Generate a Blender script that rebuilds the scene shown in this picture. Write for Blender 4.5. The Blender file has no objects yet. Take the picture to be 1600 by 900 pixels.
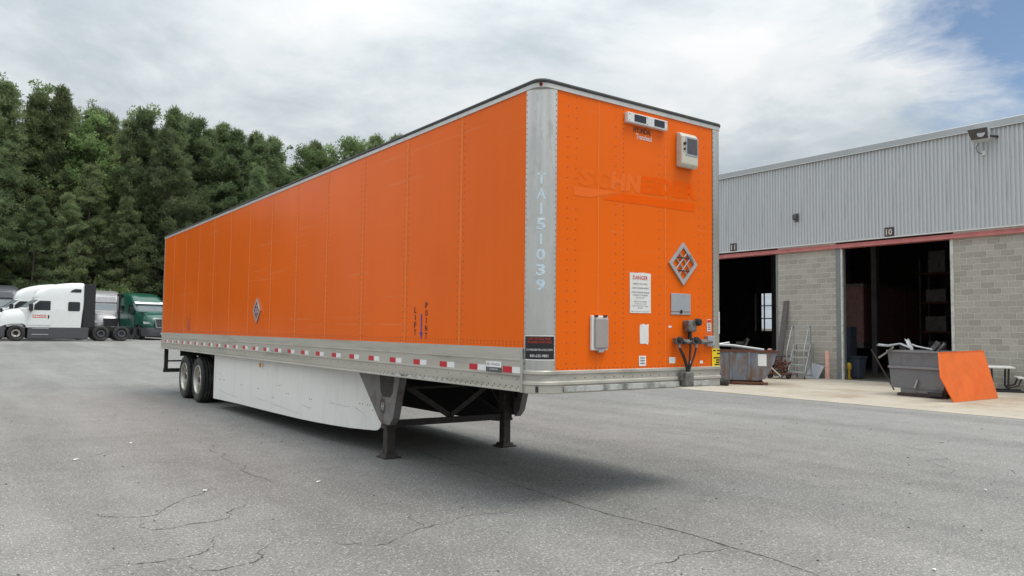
import bpy, math, random
import numpy as np
from mathutils import Vector, Matrix
random.seed(7); rng = np.random.default_rng(7)
sc = bpy.context.scene
COL = sc.collection
PI = math.pi
# ------------------------------------------------------------------ camera
cam_d = bpy.data.cameras.new('camera'); cam = bpy.data.objects.new('camera', cam_d); COL.objects.link(cam)
yaw, pitch, roll = 0.6308, 0.0558, 0.0117
fw = Vector((math.sin(yaw)*math.cos(pitch), math.cos(yaw)*math.cos(pitch), math.sin(pitch)))
rt = Vector((math.cos(yaw), -math.sin(yaw), 0)); up = rt.cross(fw)
r2 = rt*math.cos(roll)+up*math.sin(roll); u2 = -rt*math.sin(roll)+up*math.cos(roll)
M = Matrix((r2, u2, -fw)).transposed().to_4x4(); M.translation = (-4.3452, -5.5297, 1.7144)
cam.matrix_world = M
cam_d.sensor_width = 36; cam_d.lens = 1179.8/1600*36; cam_d.clip_start = 0.1; cam_d.clip_end = 2000
sc.camera = cam
# ------------------------------------------------------------------ sky: overcast with one blue gap
SUN_EL, SUN_AZ = math.radians(68), math.radians(150)   # azimuth clockwise from +Y
world = bpy.data.worlds.new('World'); sc.world = world; world.use_nodes = True
nt = world.node_tree; nt.nodes.clear()
def N(t, **k):
    n = nt.nodes.new(t)
    for a, b in k.items(): setattr(n, a, b)
    return n
def L(a, b): nt.links.new(a, b)
def mth(op, a, b=None, clamp=False):
    n = N('ShaderNodeMath', operation=op, use_clamp=clamp)
    for i, v in enumerate((a, b)):
        if v is None: continue
        if isinstance(v, (int, float)): n.inputs[i].default_value = v
        else: L(v, n.inputs[i])
    return n.outputs[0]
def ramp(fac, stops, interp='LINEAR'):
    n = N('ShaderNodeValToRGB'); n.color_ramp.interpolation = interp
    el = n.color_ramp.elements
    while len(el) < len(stops): el.new(0.5)
    for e, (p, c) in zip(el, stops):
        e.position = p; e.color = (*c, 1) if len(c) == 3 else c
    L(fac, n.inputs[0]); return n.outputs[0]
out = N('ShaderNodeOutputWorld')
sky = N('ShaderNodeTexSky', sky_type='NISHITA', sun_disc=False, sun_elevation=SUN_EL, sun_rotation=SUN_AZ)
sky.air_density = 1.0; sky.dust_density = 0.4
bsky = N('ShaderNodeBackground'); bsky.inputs[1].default_value = 0.10; L(sky.outputs[0], bsky.inputs[0])
geo = N('ShaderNodeTexCoord')
sep = N('ShaderNodeSeparateXYZ'); L(geo.outputs['Generated'], sep.inputs[0])
zz = mth('ADD', mth('MAXIMUM', sep.outputs[2], 0.0), 0.16)
cmb = N('ShaderNodeCombineXYZ'); L(mth('DIVIDE', sep.outputs[0], zz), cmb.inputs[0]); L(mth('DIVIDE', sep.outputs[1], zz), cmb.inputs[1])
def noise(scale, detail, rough, off, dist=0.0):
    mp = N('ShaderNodeMapping'); mp.inputs['Location'].default_value = off; L(cmb.outputs[0], mp.inputs[0])
    n = N('ShaderNodeTexNoise'); n.inputs['Scale'].default_value = scale; n.inputs['Detail'].default_value = detail
    n.inputs['Roughness'].default_value = rough; n.inputs['Distortion'].default_value = dist
    L(mp.outputs[0], n.inputs['Vector']); return n.outputs[0]
n1 = noise(0.75, 9, 0.55, (3.1, 1.7, 0), 0.3)
n2 = noise(2.1, 8, 0.6, (7.3, 4.1, 2.0), 0.2)
shade = mth('ADD', mth('MULTIPLY', n1, 0.65), mth('MULTIPLY', n2, 0.35))
ccol = ramp(shade, [(0.37, (0.47, 0.54, 0.61)), (0.455, (0.62, 0.69, 0.74)), (0.52, (0.80, 0.85, 0.88)), (0.60, (0.96, 0.97, 0.98))])
# an overcast sky brightens steadily from horizon to zenith
lum = mth('ADD', mth('MULTIPLY', mth('POWER', mth('MAXIMUM', sep.outputs[2], 0.0), 2.0), 1.5), 0.70)
bcl = N('ShaderNodeBackground'); L(ccol, bcl.inputs[0]); L(lum, bcl.inputs[1])
# gap of blue towards the upper right of the view
gd = (fw + r2*0.74 + u2*0.40).normalized()
dt = N('ShaderNodeVectorMath', operation='DOT_PRODUCT'); L(geo.outputs['Generated'], dt.inputs[0]); dt.inputs[1].default_value = gd
gap = mth('MULTIPLY', mth('SUBTRACT', dt.outputs['Value'], 0.963), 30.0, True)
n3 = noise(1.9, 9, 0.6, (1.2, 8.8, 5.0), 0.4)
hole = mth('MULTIPLY', mth('SUBTRACT', mth('ADD', mth('MULTIPLY', gap, 0.46), n3), 0.70), 4.2, True)
mx = N('ShaderNodeMixShader'); L(hole, mx.inputs[0]); L(bcl.outputs[0], mx.inputs[1]); L(bsky.outputs[0], mx.inputs[2])
L(mx.outputs[0], out.inputs[0])
# ------------------------------------------------------------------ sun through cloud
sd = bpy.data.lights.new('sun', 'SUN'); sd.energy = 1.5; sd.angle = math.radians(25); sd.color = (1, 0.94, 0.85)
sun = bpy.data.objects.new('sun', sd); COL.objects.link(sun)
sv = Vector((math.sin(SUN_AZ)*math.cos(SUN_EL), math.cos(SUN_AZ)*math.cos(SUN_EL), math.sin(SUN_EL)))
sun.rotation_euler = sv.to_track_quat('Z', 'Y').to_euler(); sun.location = (0, -20, 40)
vs = sc.view_settings; vs.view_transform = 'Standard'; vs.look = 'None'; vs.gamma = 1; vs.exposure = 0.2
sc.display_settings.display_device = 'sRGB'
sc.cycles.max_bounces = 8; sc.cycles.use_denoising = True

# ------------------------------------------------------------------ materials
MATS = {}
def mat(name, col, rough=0.6, metal=0.0, var=0.12, vscale=6.0, bump=0.0, bscale=60.0, coat=0.0, objrand=0.0, stretch=None, spec=0.5, dirt=None, dirt_scale=3.0, dirt_amt=0.5, emit=None, bdist=0.01):
    """procedural principled material: base colour modulated by noise, optional dirt colour, bump, per-object variation"""
    m = bpy.data.materials.new(name); m.use_nodes = True; t = m.node_tree; b = t.nodes['Principled BSDF']
    def n(ty): return t.nodes.new(ty)
    tc = n('ShaderNodeTexCoord'); vec = tc.outputs['Object']
    if stretch:
        mp = n('ShaderNodeMapping'); mp.inputs['Scale'].default_value = stretch; t.links.new(vec, mp.inputs[0]); vec = mp.outputs[0]
    b.inputs['Roughness'].default_value = rough; b.inputs['Metallic'].default_value = metal
    b.inputs['Specular IOR Level'].default_value = spec; b.inputs['Coat Weight'].default_value = coat; b.inputs['Coat Roughness'].default_value = 0.08
    nz = n('ShaderNodeTexNoise'); nz.inputs['Scale'].default_value = vscale; nz.inputs['Detail'].default_value = 6; nz.inputs['Roughness'].default_value = 0.62
    t.links.new(vec, nz.inputs['Vector'])
    rp = n('ShaderNodeValToRGB'); e = rp.color_ramp.elements
    e[0].position = 0.3; e[1].position = 0.7
    e[0].color = (*[c*(1-var) for c in col], 1); e[1].color = (*[min(1, c*(1+var)) for c in col], 1)
    t.links.new(nz.outputs[0], rp.inputs[0]); colo = rp.outputs[0]
    if dirt:
        nd = n('ShaderNodeTexNoise'); nd.inputs['Scale'].default_value = dirt_scale; nd.inputs['Detail'].default_value = 8; nd.inputs['Roughness'].default_value = 0.68
        t.links.new(vec, nd.inputs['Vector'])
        r2_ = n('ShaderNodeValToRGB'); r2_.color_ramp.elements[0].position = 0.62 - 0.3*dirt_amt; r2_.color_ramp.elements[1].position = 0.78 - 0.2*dirt_amt
        t.links.new(nd.outputs[0], r2_.inputs[0])
        mx = n('ShaderNodeMix'); mx.data_type = 'RGBA'; t.links.new(r2_.outputs[0], mx.inputs[0]); t.links.new(colo, mx.inputs[6]); mx.inputs[7].default_value = (*dirt, 1)
        colo = mx.outputs[2]
    if objrand:
        oi = n('ShaderNodeObjectInfo'); ma = n('ShaderNodeMath'); ma.operation = 'MULTIPLY_ADD'; ma.inputs[1].default_value = 2*objrand; ma.inputs[2].default_value = 1-objrand
        t.links.new(oi.outputs['Random'], ma.inputs[0])
        hs = n('ShaderNodeHueSaturation'); t.links.new(ma.outputs[0], hs.inputs['Value']); t.links.new(colo, hs.inputs['Color']); colo = hs.outputs[0]
    t.links.new(colo, b.inputs['Base Color'])
    if bump:
        nb = n('ShaderNodeTexNoise'); nb.inputs['Scale'].default_value = bscale; nb.inputs['Detail'].default_value = 4; t.links.new(vec, nb.inputs['Vector'])
        bp = n('ShaderNodeBump'); bp.inputs['Strength'].default_value = bump; bp.inputs['Distance'].default_value = bdist
        t.links.new(nb.outputs[0], bp.inputs['Height']); t.links.new(bp.outputs[0], b.inputs['Normal'])
    if emit:
        b.inputs['Emission Color'].default_value = (*emit[0], 1); b.inputs['Emission Strength'].default_value = emit[1]
    MATS[name] = m; return m

def asphalt_material():
    m = bpy.data.materials.new('old_asphalt'); m.use_nodes = True; t = m.node_tree; b = t.nodes['Principled BSDF']
    n = t.nodes.new; lk = t.links.new
    tc = n('ShaderNodeTexCoord'); v = tc.outputs['Object']
    def nz(scale, det, rough=0.6, sc3=None, dist=0.0):
        vec = v
        if sc3:
            mp = n('ShaderNodeMapping'); mp.inputs['Scale'].default_value = sc3[0]; mp.inputs['Rotation'].default_value = sc3[1]; lk(v, mp.inputs[0]); vec = mp.outputs[0]
        k = n('ShaderNodeTexNoise'); k.inputs['Scale'].default_value = scale; k.inputs['Detail'].default_value = det; k.inputs['Roughness'].default_value = rough; k.inputs['Distortion'].default_value = dist
        lk(vec, k.inputs['Vector']); return k.outputs[0]
    def mp_(f, a, b_, c, d):
        k = n('ShaderNodeMapRange'); lk(f, k.inputs[0]); k.inputs[1].default_value = a; k.inputs[2].default_value = b_; k.inputs[3].default_value = c; k.inputs[4].default_value = d; return k.outputs[0]
    def mul(a, b_):
        k = n('ShaderNodeMath'); k.operation = 'MULTIPLY'; lk(a, k.inputs[0]); lk(b_, k.inputs[1]); return k.outputs[0]
    big = mp_(nz(0.13, 6, 0.62, None, 0.6), 0.3, 0.7, 0.80, 1.12)
    band = mp_(nz(1.0, 5, 0.55, ((0.9, 0.10, 1), (0, 0, 0.35)), 0.3), 0.35, 0.7, 0.88, 1.14)
    mid = mul(mp_(nz(2.2, 7, 0.7), 0.3, 0.7, 0.88, 1.10), mp_(nz(0.75, 6, 0.7), 0.63, 0.78, 1.0, 0.72))
    grain = mul(mp_(nz(70, 3, 0.8), 0.34, 0.66, 0.62, 1.38), mp_(nz(30, 4, 0.85), 0.36, 0.64, 0.66, 1.34))
    vo = n('ShaderNodeTexVoronoi'); vo.inputs['Scale'].default_value = 48; lk(v, vo.inputs['Vector'])
    sx = n('ShaderNodeSeparateColor'); lk(vo.outputs['Color'], sx.inputs[0])
    spot = mul(mp_(vo.outputs['Distance'], 0.25, 0.42, 1, 0), mp_(sx.outputs[0], 0.72, 0.9, 0, 1))
    val = mul(mul(mul(big, band), mid), grain)
    base = n('ShaderNodeMix'); base.data_type = 'RGBA'; base.blend_type = 'MULTIPLY'; base.inputs[0].default_value = 1; base.inputs[6].default_value = (0.240, 0.236, 0.226, 1); lk(val, base.inputs[7])
    mx = n('ShaderNodeMix'); mx.data_type = 'RGBA'; lk(mp_(spot, 0, 1, 0, 0.9), mx.inputs[0]); lk(base.outputs[2], mx.inputs[6]); mx.inputs[7].default_value = (0.55, 0.54, 0.50, 1)
    lk(mx.outputs[2], b.inputs['Base Color']); b.inputs['Roughness'].default_value = 0.85; b.inputs['Specular IOR Level'].default_value = 0.3
    bp = n('ShaderNodeBump'); bp.inputs['Strength'].default_value = 0.5; bp.inputs['Distance'].default_value = 0.006
    lk(grain, bp.inputs['Height']); lk(bp.outputs[0], b.inputs['Normal'])
    MATS['asphalt'] = m; return m

def orange_material(name, col, scratches):
    m = bpy.data.materials.new(name); m.use_nodes = True; t = m.node_tree; b = t.nodes['Principled BSDF']; n = t.nodes.new; lk = t.links.new
    tc = n('ShaderNodeTexCoord'); v = tc.outputs['Object']
    def nz(scale, det, rough, s3=(1, 1, 1), dist=0.0):
        mp = n('ShaderNodeMapping'); mp.inputs['Scale'].default_value = s3; lk(v, mp.inputs[0])
        k = n('ShaderNodeTexNoise'); k.inputs['Scale'].default_value = scale; k.inputs['Detail'].default_value = det; k.inputs['Roughness'].default_value = rough; k.inputs['Distortion'].default_value = dist
        lk(mp.outputs[0], k.inputs['Vector']); return k.outputs[0]
    def mr(f, a, c, d, e):
        k = n('ShaderNodeMapRange'); lk(f, k.inputs[0]); k.inputs[1].default_value = a; k.inputs[2].default_value = c; k.inputs[3].default_value = d; k.inputs[4].default_value = e; return k.outputs[0]
    def mul(a, c):
        k = n('ShaderNodeMath'); k.operation = 'MULTIPLY'; lk(a, k.inputs[0]); lk(c, k.inputs[1]); return k.outputs[0]
    fade = mr(nz(0.5, 4, 0.5), 0.3, 0.7, 0.95, 1.05)
    streak = mr(nz(1.0, 4, 0.6, (9, 9, 0.35)), 0.35, 0.75, 1.01, 0.985)
    mx = n('ShaderNodeMix'); mx.data_type = 'RGBA'; mx.blend_type = 'MULTIPLY'; mx.inputs[0].default_value = 1; mx.inputs[6].default_value = (*col, 1); lk(mul(fade, streak), mx.inputs[7])
    colo = mx.outputs[2]
    # pale branch scratches running along the panel
    sep_ = n('ShaderNodeSeparateXYZ'); lk(v, sep_.inputs[0])
    line = mr(nz(1.0, 2, 0.4, (1.0, 0.22, 24.0), 0.5), 0.665, 0.70, 0, 1)
    patch = mr(nz(0.55, 3, 0.5, (1, 1, 1.6)), 0.48, 0.60, 0, 1)
    amt = mul(line, patch)
    k = n('ShaderNodeMath'); k.operation = 'MULTIPLY'; lk(amt, k.inputs[0]); k.inputs[1].default_value = scratches
    m2 = n('ShaderNodeMix'); m2.data_type = 'RGBA'; lk(k.outputs[0], m2.inputs[0]); lk(colo, m2.inputs[6]); m2.inputs[7].default_value = (0.72, 0.36, 0.2, 1)
    lk(m2.outputs[2], b.inputs['Base Color'])
    lk(mr(nz(1.3, 4, 0.5), 0.3, 0.7, 0.19, 0.23), b.inputs['Roughness'])
    b.inputs['Specular IOR Level'].default_value = 0.12
    bp = n('ShaderNodeBump'); bp.inputs['Strength'].default_value = 0.16; bp.inputs['Distance'].default_value = 0.025; lk(nz(1.5, 2, 0.4), bp.inputs['Height']); lk(bp.outputs[0], b.inputs['Normal'])
    MATS[name] = m; return m

def leaf_material(name, col, col2):
    m = bpy.data.materials.new(name); m.use_nodes = True; t = m.node_tree; n = t.nodes.new; lk = t.links.new
    b = t.nodes['Principled BSDF']; o = t.nodes['Material Output']
    tc = n('ShaderNodeTexCoord'); k = n('ShaderNodeTexNoise'); k.inputs['Scale'].default_value = 0.9; k.inputs['Detail'].default_value = 5; lk(tc.outputs['Object'], k.inputs['Vector'])
    r = n('ShaderNodeValToRGB'); r.color_ramp.elements[0].position = 0.34; r.color_ramp.elements[1].position = 0.66; r.color_ramp.elements[0].color = (*col, 1); r.color_ramp.elements[1].color = (*col2, 1)
    lk(k.outputs[0], r.inputs[0])
    oi = n('ShaderNodeObjectInfo'); ma = n('ShaderNodeMath'); ma.operation = 'MULTIPLY_ADD'; ma.inputs[1].default_value = 0.6; ma.inputs[2].default_value = 0.72; lk(oi.outputs['Random'], ma.inputs[0])
    hs = n('ShaderNodeHueSaturation'); lk(ma.outputs[0], hs.inputs['Value']); lk(r.outputs[0], hs.inputs['Color'])
    wn = n('ShaderNodeTexWhiteNoise'); wn.noise_dimensions = '1D'; lk(oi.outputs['Random'], wn.inputs['W'])
    mh = n('ShaderNodeMath'); mh.operation = 'MULTIPLY_ADD'; mh.inputs[1].default_value = 0.035; mh.inputs[2].default_value = 0.49; lk(wn.outputs['Value'], mh.inputs[0]); lk(mh.outputs[0], hs.inputs['Hue'])
    lk(hs.outputs[0], b.inputs['Base Color']); b.inputs['Roughness'].default_value = 0.6; b.inputs['Specular IOR Level'].default_value = 0.25
    tr = n('ShaderNodeBsdfTranslucent'); lk(hs.outputs[0], tr.inputs[0])
    ms = n('ShaderNodeMixShader'); ms.inputs[0].default_value = 0.48; lk(b.outputs[0], ms.inputs[1]); lk(tr.outputs[0], ms.inputs[2]); lk(ms.outputs[0], o.inputs[0])
    MATS[name] = m

asphalt_material()
OR = (0.86, 0.142, 0.008)
orange_material('orange_side', OR, 0.30); orange_material('orange_nose', OR, 0.12)
mat('orange_seam', (0.85, 0.20, 0.04), 0.4, var=0.06, spec=0.1)
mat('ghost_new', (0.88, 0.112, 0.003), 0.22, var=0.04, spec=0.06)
mat('ghost_pale', (0.875, 0.166, 0.026), 0.4, var=0.03, spec=0.06)  # reflection over the left letters mixed into the orange
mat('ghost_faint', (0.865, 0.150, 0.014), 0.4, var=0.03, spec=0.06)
mat('orange_scrap', (0.80, 0.16, 0.03), 0.38, var=0.10, vscale=2.0, bump=0.5, bscale=1.3, bdist=0.10, dirt=(0.80, 0.12, 0.012), dirt_scale=1.1, dirt_amt=0.2)
mat('aluminium', (0.60, 0.595, 0.56), 0.27, 1.0, var=0.10, vscale=3, bump=0.10, bscale=9, stretch=(1.6, 1.6, 0.5), dirt=(0.44, 0.43, 0.39), dirt_scale=7, dirt_amt=0.2)
mat('aluminium_rail', (0.52, 0.495, 0.435), 0.45, 0.5, var=0.07, vscale=3, stretch=(1, 0.25, 3), dirt=(0.34, 0.325, 0.285), dirt_scale=2.2, dirt_amt=0.35)
mat('bright_trim', (0.62, 0.62, 0.60), 0.42, 0.4, var=0.1)
mat('worn_plate', (0.58, 0.58, 0.55), 0.5, 0.3, var=0.12, vscale=8, dirt=(0.05, 0.048, 0.045), dirt_scale=5, dirt_amt=0.5)
mat('black_rubber', (0.022, 0.022, 0.022), 0.75, var=0.25, vscale=14, bump=0.2)
mat('roof_edge', (0.045, 0.047, 0.045), 0.7, var=0.3, vscale=12)
mat('tyre', (0.028, 0.027, 0.026), 0.8, var=0.3, vscale=9, bump=0.3, bscale=50, dirt=(0.10, 0.092, 0.08), dirt_scale=4, dirt_amt=0.35)
mat('rim', (0.60, 0.58, 0.53), 0.28, 0.9, var=0.15, vscale=7, dirt=(0.25, 0.22, 0.17), dirt_scale=6, dirt_amt=0.45)
mat('skirt', (0.82, 0.81, 0.77), 0.5, var=0.04, vscale=2, stretch=(1, 1.6, 0.3), dirt=(0.71, 0.695, 0.65), dirt_scale=2.0, dirt_amt=0.45)
mat('chassis', (0.030, 0.026, 0.025), 0.6, var=0.3, vscale=8, bump=0.15, dirt=(0.09, 0.055, 0.035), dirt_scale=5, dirt_amt=0.3)
mat('gear_grey', (0.19, 0.185, 0.18), 0.5, 0.2, var=0.2, vscale=6, dirt=(0.10, 0.04, 0.025), dirt_scale=3.5, dirt_amt=0.4)
mat('gear_rust', (0.046, 0.037, 0.032), 0.7, var=0.3, vscale=10, bump=0.2, dirt=(0.12, 0.085, 0.06), dirt_scale=6, dirt_amt=0.25)
mat('rivet_dark', (0.10, 0.09, 0.08), 0.6, 0.3, var=0.2)
mat('rivet_orange', (0.30, 0.05, 0.008), 0.45, var=0.15)
mat('tape_red', (0.52, 0.008, 0.022), 0.35, var=0.12)
mat('tape_white', (0.80, 0.80, 0.79), 0.35, var=0.05)
mat('white_print', (0.82, 0.82, 0.81), 0.5, var=0.04)
mat('paper', (0.76, 0.76, 0.73), 0.8, var=0.06)
mat('black_print', (0.012, 0.012, 0.013), 0.5, var=0.1)
mat('dark_grey_print', (0.09, 0.09, 0.095), 0.5, var=0.1)
mat('red_print', (0.62, 0.03, 0.02), 0.5, var=0.08)
mat('blue_print', (0.02, 0.05, 0.36), 0.5, var=0.1)
mat('pale_blue_print', (0.60, 0.72, 0.79), 0.6, var=0.08)
mat('yellow_print', (0.85, 0.62, 0.01), 0.5, var=0.06)
mat('amber', (0.75, 0.25, 0.02), 0.25, var=0.1)
mat('red_lens', (0.25, 0.015, 0.01), 0.25, var=0.1)
mat('cream_plastic', (0.58, 0.555, 0.46), 0.5, var=0.06, dirt=(0.40, 0.36, 0.28), dirt_scale=6, dirt_amt=0.25)
mat('white_plastic', (0.72, 0.72, 0.70), 0.45, var=0.05)
mat('solar', (0.012, 0.014, 0.028), 0.15, var=0.1)
mat('solar_grey', (0.075, 0.075, 0.085), 0.3, var=0.15, vscale=20)
mat('grey_plate', (0.40, 0.42, 0.45), 0.45, 0.3, var=0.06)
mat('taupe_lid', (0.36, 0.32, 0.31), 0.5, var=0.06)
mat('fitting', (0.22, 0.21, 0.195), 0.5, 0.4, var=0.25, vscale=20, dirt=(0.05, 0.045, 0.04), dirt_scale=9, dirt_amt=0.5)
mat('galv', (0.47, 0.48, 0.48), 0.45, 0.5, var=0.12, vscale=9)
# building
mat('cladding', (0.535, 0.56, 0.575), 0.5, 0.1, var=0.05, vscale=1.2, stretch=(1, 3, 0.3), dirt=(0.38, 0.39, 0.40), dirt_scale=1.5, dirt_amt=0.25)
mat('fascia', (0.40, 0.42, 0.43), 0.5, 0.1, var=0.05, vscale=1.0)
mat('flashing', (0.66, 0.67, 0.66), 0.5, var=0.06)
mat('red_beam', (0.50, 0.17, 0.155), 0.55, var=0.12, vscale=3, dirt=(0.36, 0.12, 0.11), dirt_scale=2, dirt_amt=0.35)
mat('block', (0.37, 0.352, 0.312), 0.92, var=0.10, vscale=14, bump=0.5, bscale=70, objrand=0.13, dirt=(0.42, 0.40, 0.36), dirt_scale=1.7, dirt_amt=0.12)
mat('mortar', (0.62, 0.59, 0.52), 0.95, var=0.12, vscale=6, bump=0.4)
mat('jamb_grey', (0.21, 0.235, 0.235), 0.5, 0.2, var=0.15, vscale=3, dirt=(0.11, 0.115, 0.11), dirt_scale=3, dirt_amt=0.3)
mat('jamb_white', (0.60, 0.60, 0.57), 0.55, var=0.12, vscale=4, dirt=(0.35, 0.34, 0.31), dirt_scale=5, dirt_amt=0.4)
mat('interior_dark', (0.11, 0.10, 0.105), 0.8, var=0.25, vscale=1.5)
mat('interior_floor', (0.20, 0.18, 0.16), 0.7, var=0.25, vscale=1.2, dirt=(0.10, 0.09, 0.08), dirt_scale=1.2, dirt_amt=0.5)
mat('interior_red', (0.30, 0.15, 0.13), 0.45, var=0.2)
mat('concrete', (0.42, 0.375, 0.305), 0.85, var=0.10, vscale=1.3, bump=0.25, bscale=35, objrand=0.05, dirt=(0.30, 0.24, 0.17), dirt_scale=0.55, dirt_amt=0.45)
mat('joint', (0.10, 0.09, 0.08), 0.9, var=0.2)
mat('carton', (0.20, 0.14, 0.09), 0.85, var=0.1)
mat('brown_sign', (0.055, 0.040, 0.038), 0.6, var=0.15)
mat('sign_digit', (0.58, 0.52, 0.48), 0.6, var=0.1)
mat('lens', (0.09, 0.085, 0.08), 0.15, var=0.5, vscale=14)
# yard things
mat('rusty_blue', (0.19, 0.24, 0.30), 0.75, var=0.25, vscale=5, bump=0.3, bscale=25, stretch=(1.6, 1.6, 0.45), dirt=(0.17, 0.105, 0.065), dirt_scale=3.2, dirt_amt=0.78)
mat('rust', (0.13, 0.052, 0.034), 0.85, var=0.35, vscale=9, bump=0.3)
mat('hopper_grey', (0.155, 0.162, 0.175), 0.5, var=0.08, vscale=2, dirt=(0.10, 0.095, 0.095), dirt_scale=2.5, dirt_amt=0.3)
mat('hopper_edge', (0.22, 0.225, 0.235), 0.5, var=0.1)
mat('dark_steel', (0.05, 0.045, 0.045), 0.6, 0.3, var=0.3, vscale=8, dirt=(0.10, 0.045, 0.03), dirt_scale=4, dirt_amt=0.4)
mat('scrap_metal', (0.52, 0.53, 0.54), 0.35, 0.7, var=0.25, vscale=8)
mat('pink_paint', (0.66, 0.37, 0.31), 0.65, var=0.12, vscale=6, dirt=(0.45, 0.26, 0.20), dirt_scale=5, dirt_amt=0.35)
mat('ladder_grey', (0.30, 0.315, 0.325), 0.45, 0.3, var=0.12, vscale=9)
mat('plank_grey', (0.115, 0.105, 0.105), 0.8, var=0.2, vscale=5)
mat('table_white', (0.76, 0.76, 0.72), 0.55, var=0.05)
mat('powder_black', (0.022, 0.023, 0.025), 0.45, var=0.15)
mat('blue_grey_paint', (0.06, 0.075, 0.105), 0.5, var=0.15)
mat('yellow_paint', (0.55, 0.34, 0.02), 0.5, var=0.15)
# trucks
mat('truck_white', (0.80, 0.82, 0.81), 0.3, var=0.03, coat=0.4)
mat('truck_grey', (0.30, 0.30, 0.315), 0.32, 0.2, var=0.05, coat=0.4)
mat('truck_charcoal', (0.10, 0.105, 0.115), 0.32, 0.2, var=0.05, coat=0.4)
mat('truck_silver', (0.40, 0.39, 0.40), 0.32, 0.3, var=0.05, coat=0.4)
mat('truck_green', (0.008, 0.085, 0.055), 0.28, var=0.08, coat=0.5)
mat('truck_dark', (0.075, 0.075, 0.085), 0.5, var=0.12)
mat('truck_black', (0.018, 0.018, 0.02), 0.5, var=0.2)
mat('glass_dark', (0.016, 0.018, 0.021), 0.06, var=0.1, spec=0.6)
mat('glass_screen', (0.085, 0.11, 0.12), 0.07, var=0.3, vscale=1.5, spec=0.7)
mat('chrome', (0.72, 0.72, 0.72), 0.15, 1.0, var=0.05)
mat('headlight', (0.62, 0.66, 0.66), 0.12, 0.2, var=0.1)
mat('hub', (0.30, 0.29, 0.28), 0.4, 0.6, var=0.2)
# nature
leaf_material('needles', (0.125, 0.170, 0.085), (0.25, 0.30, 0.14))
leaf_material('leaves', (0.145, 0.21, 0.08), (0.28, 0.345, 0.14))
mat('bark', (0.085, 0.066, 0.054), 0.95, var=0.3, vscale=5, bump=0.6, bscale=14)
mat('litter_floor', (0.075, 0.062, 0.040), 0.95, var=0.35, vscale=1.5, bump=0.5, bscale=8)

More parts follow.
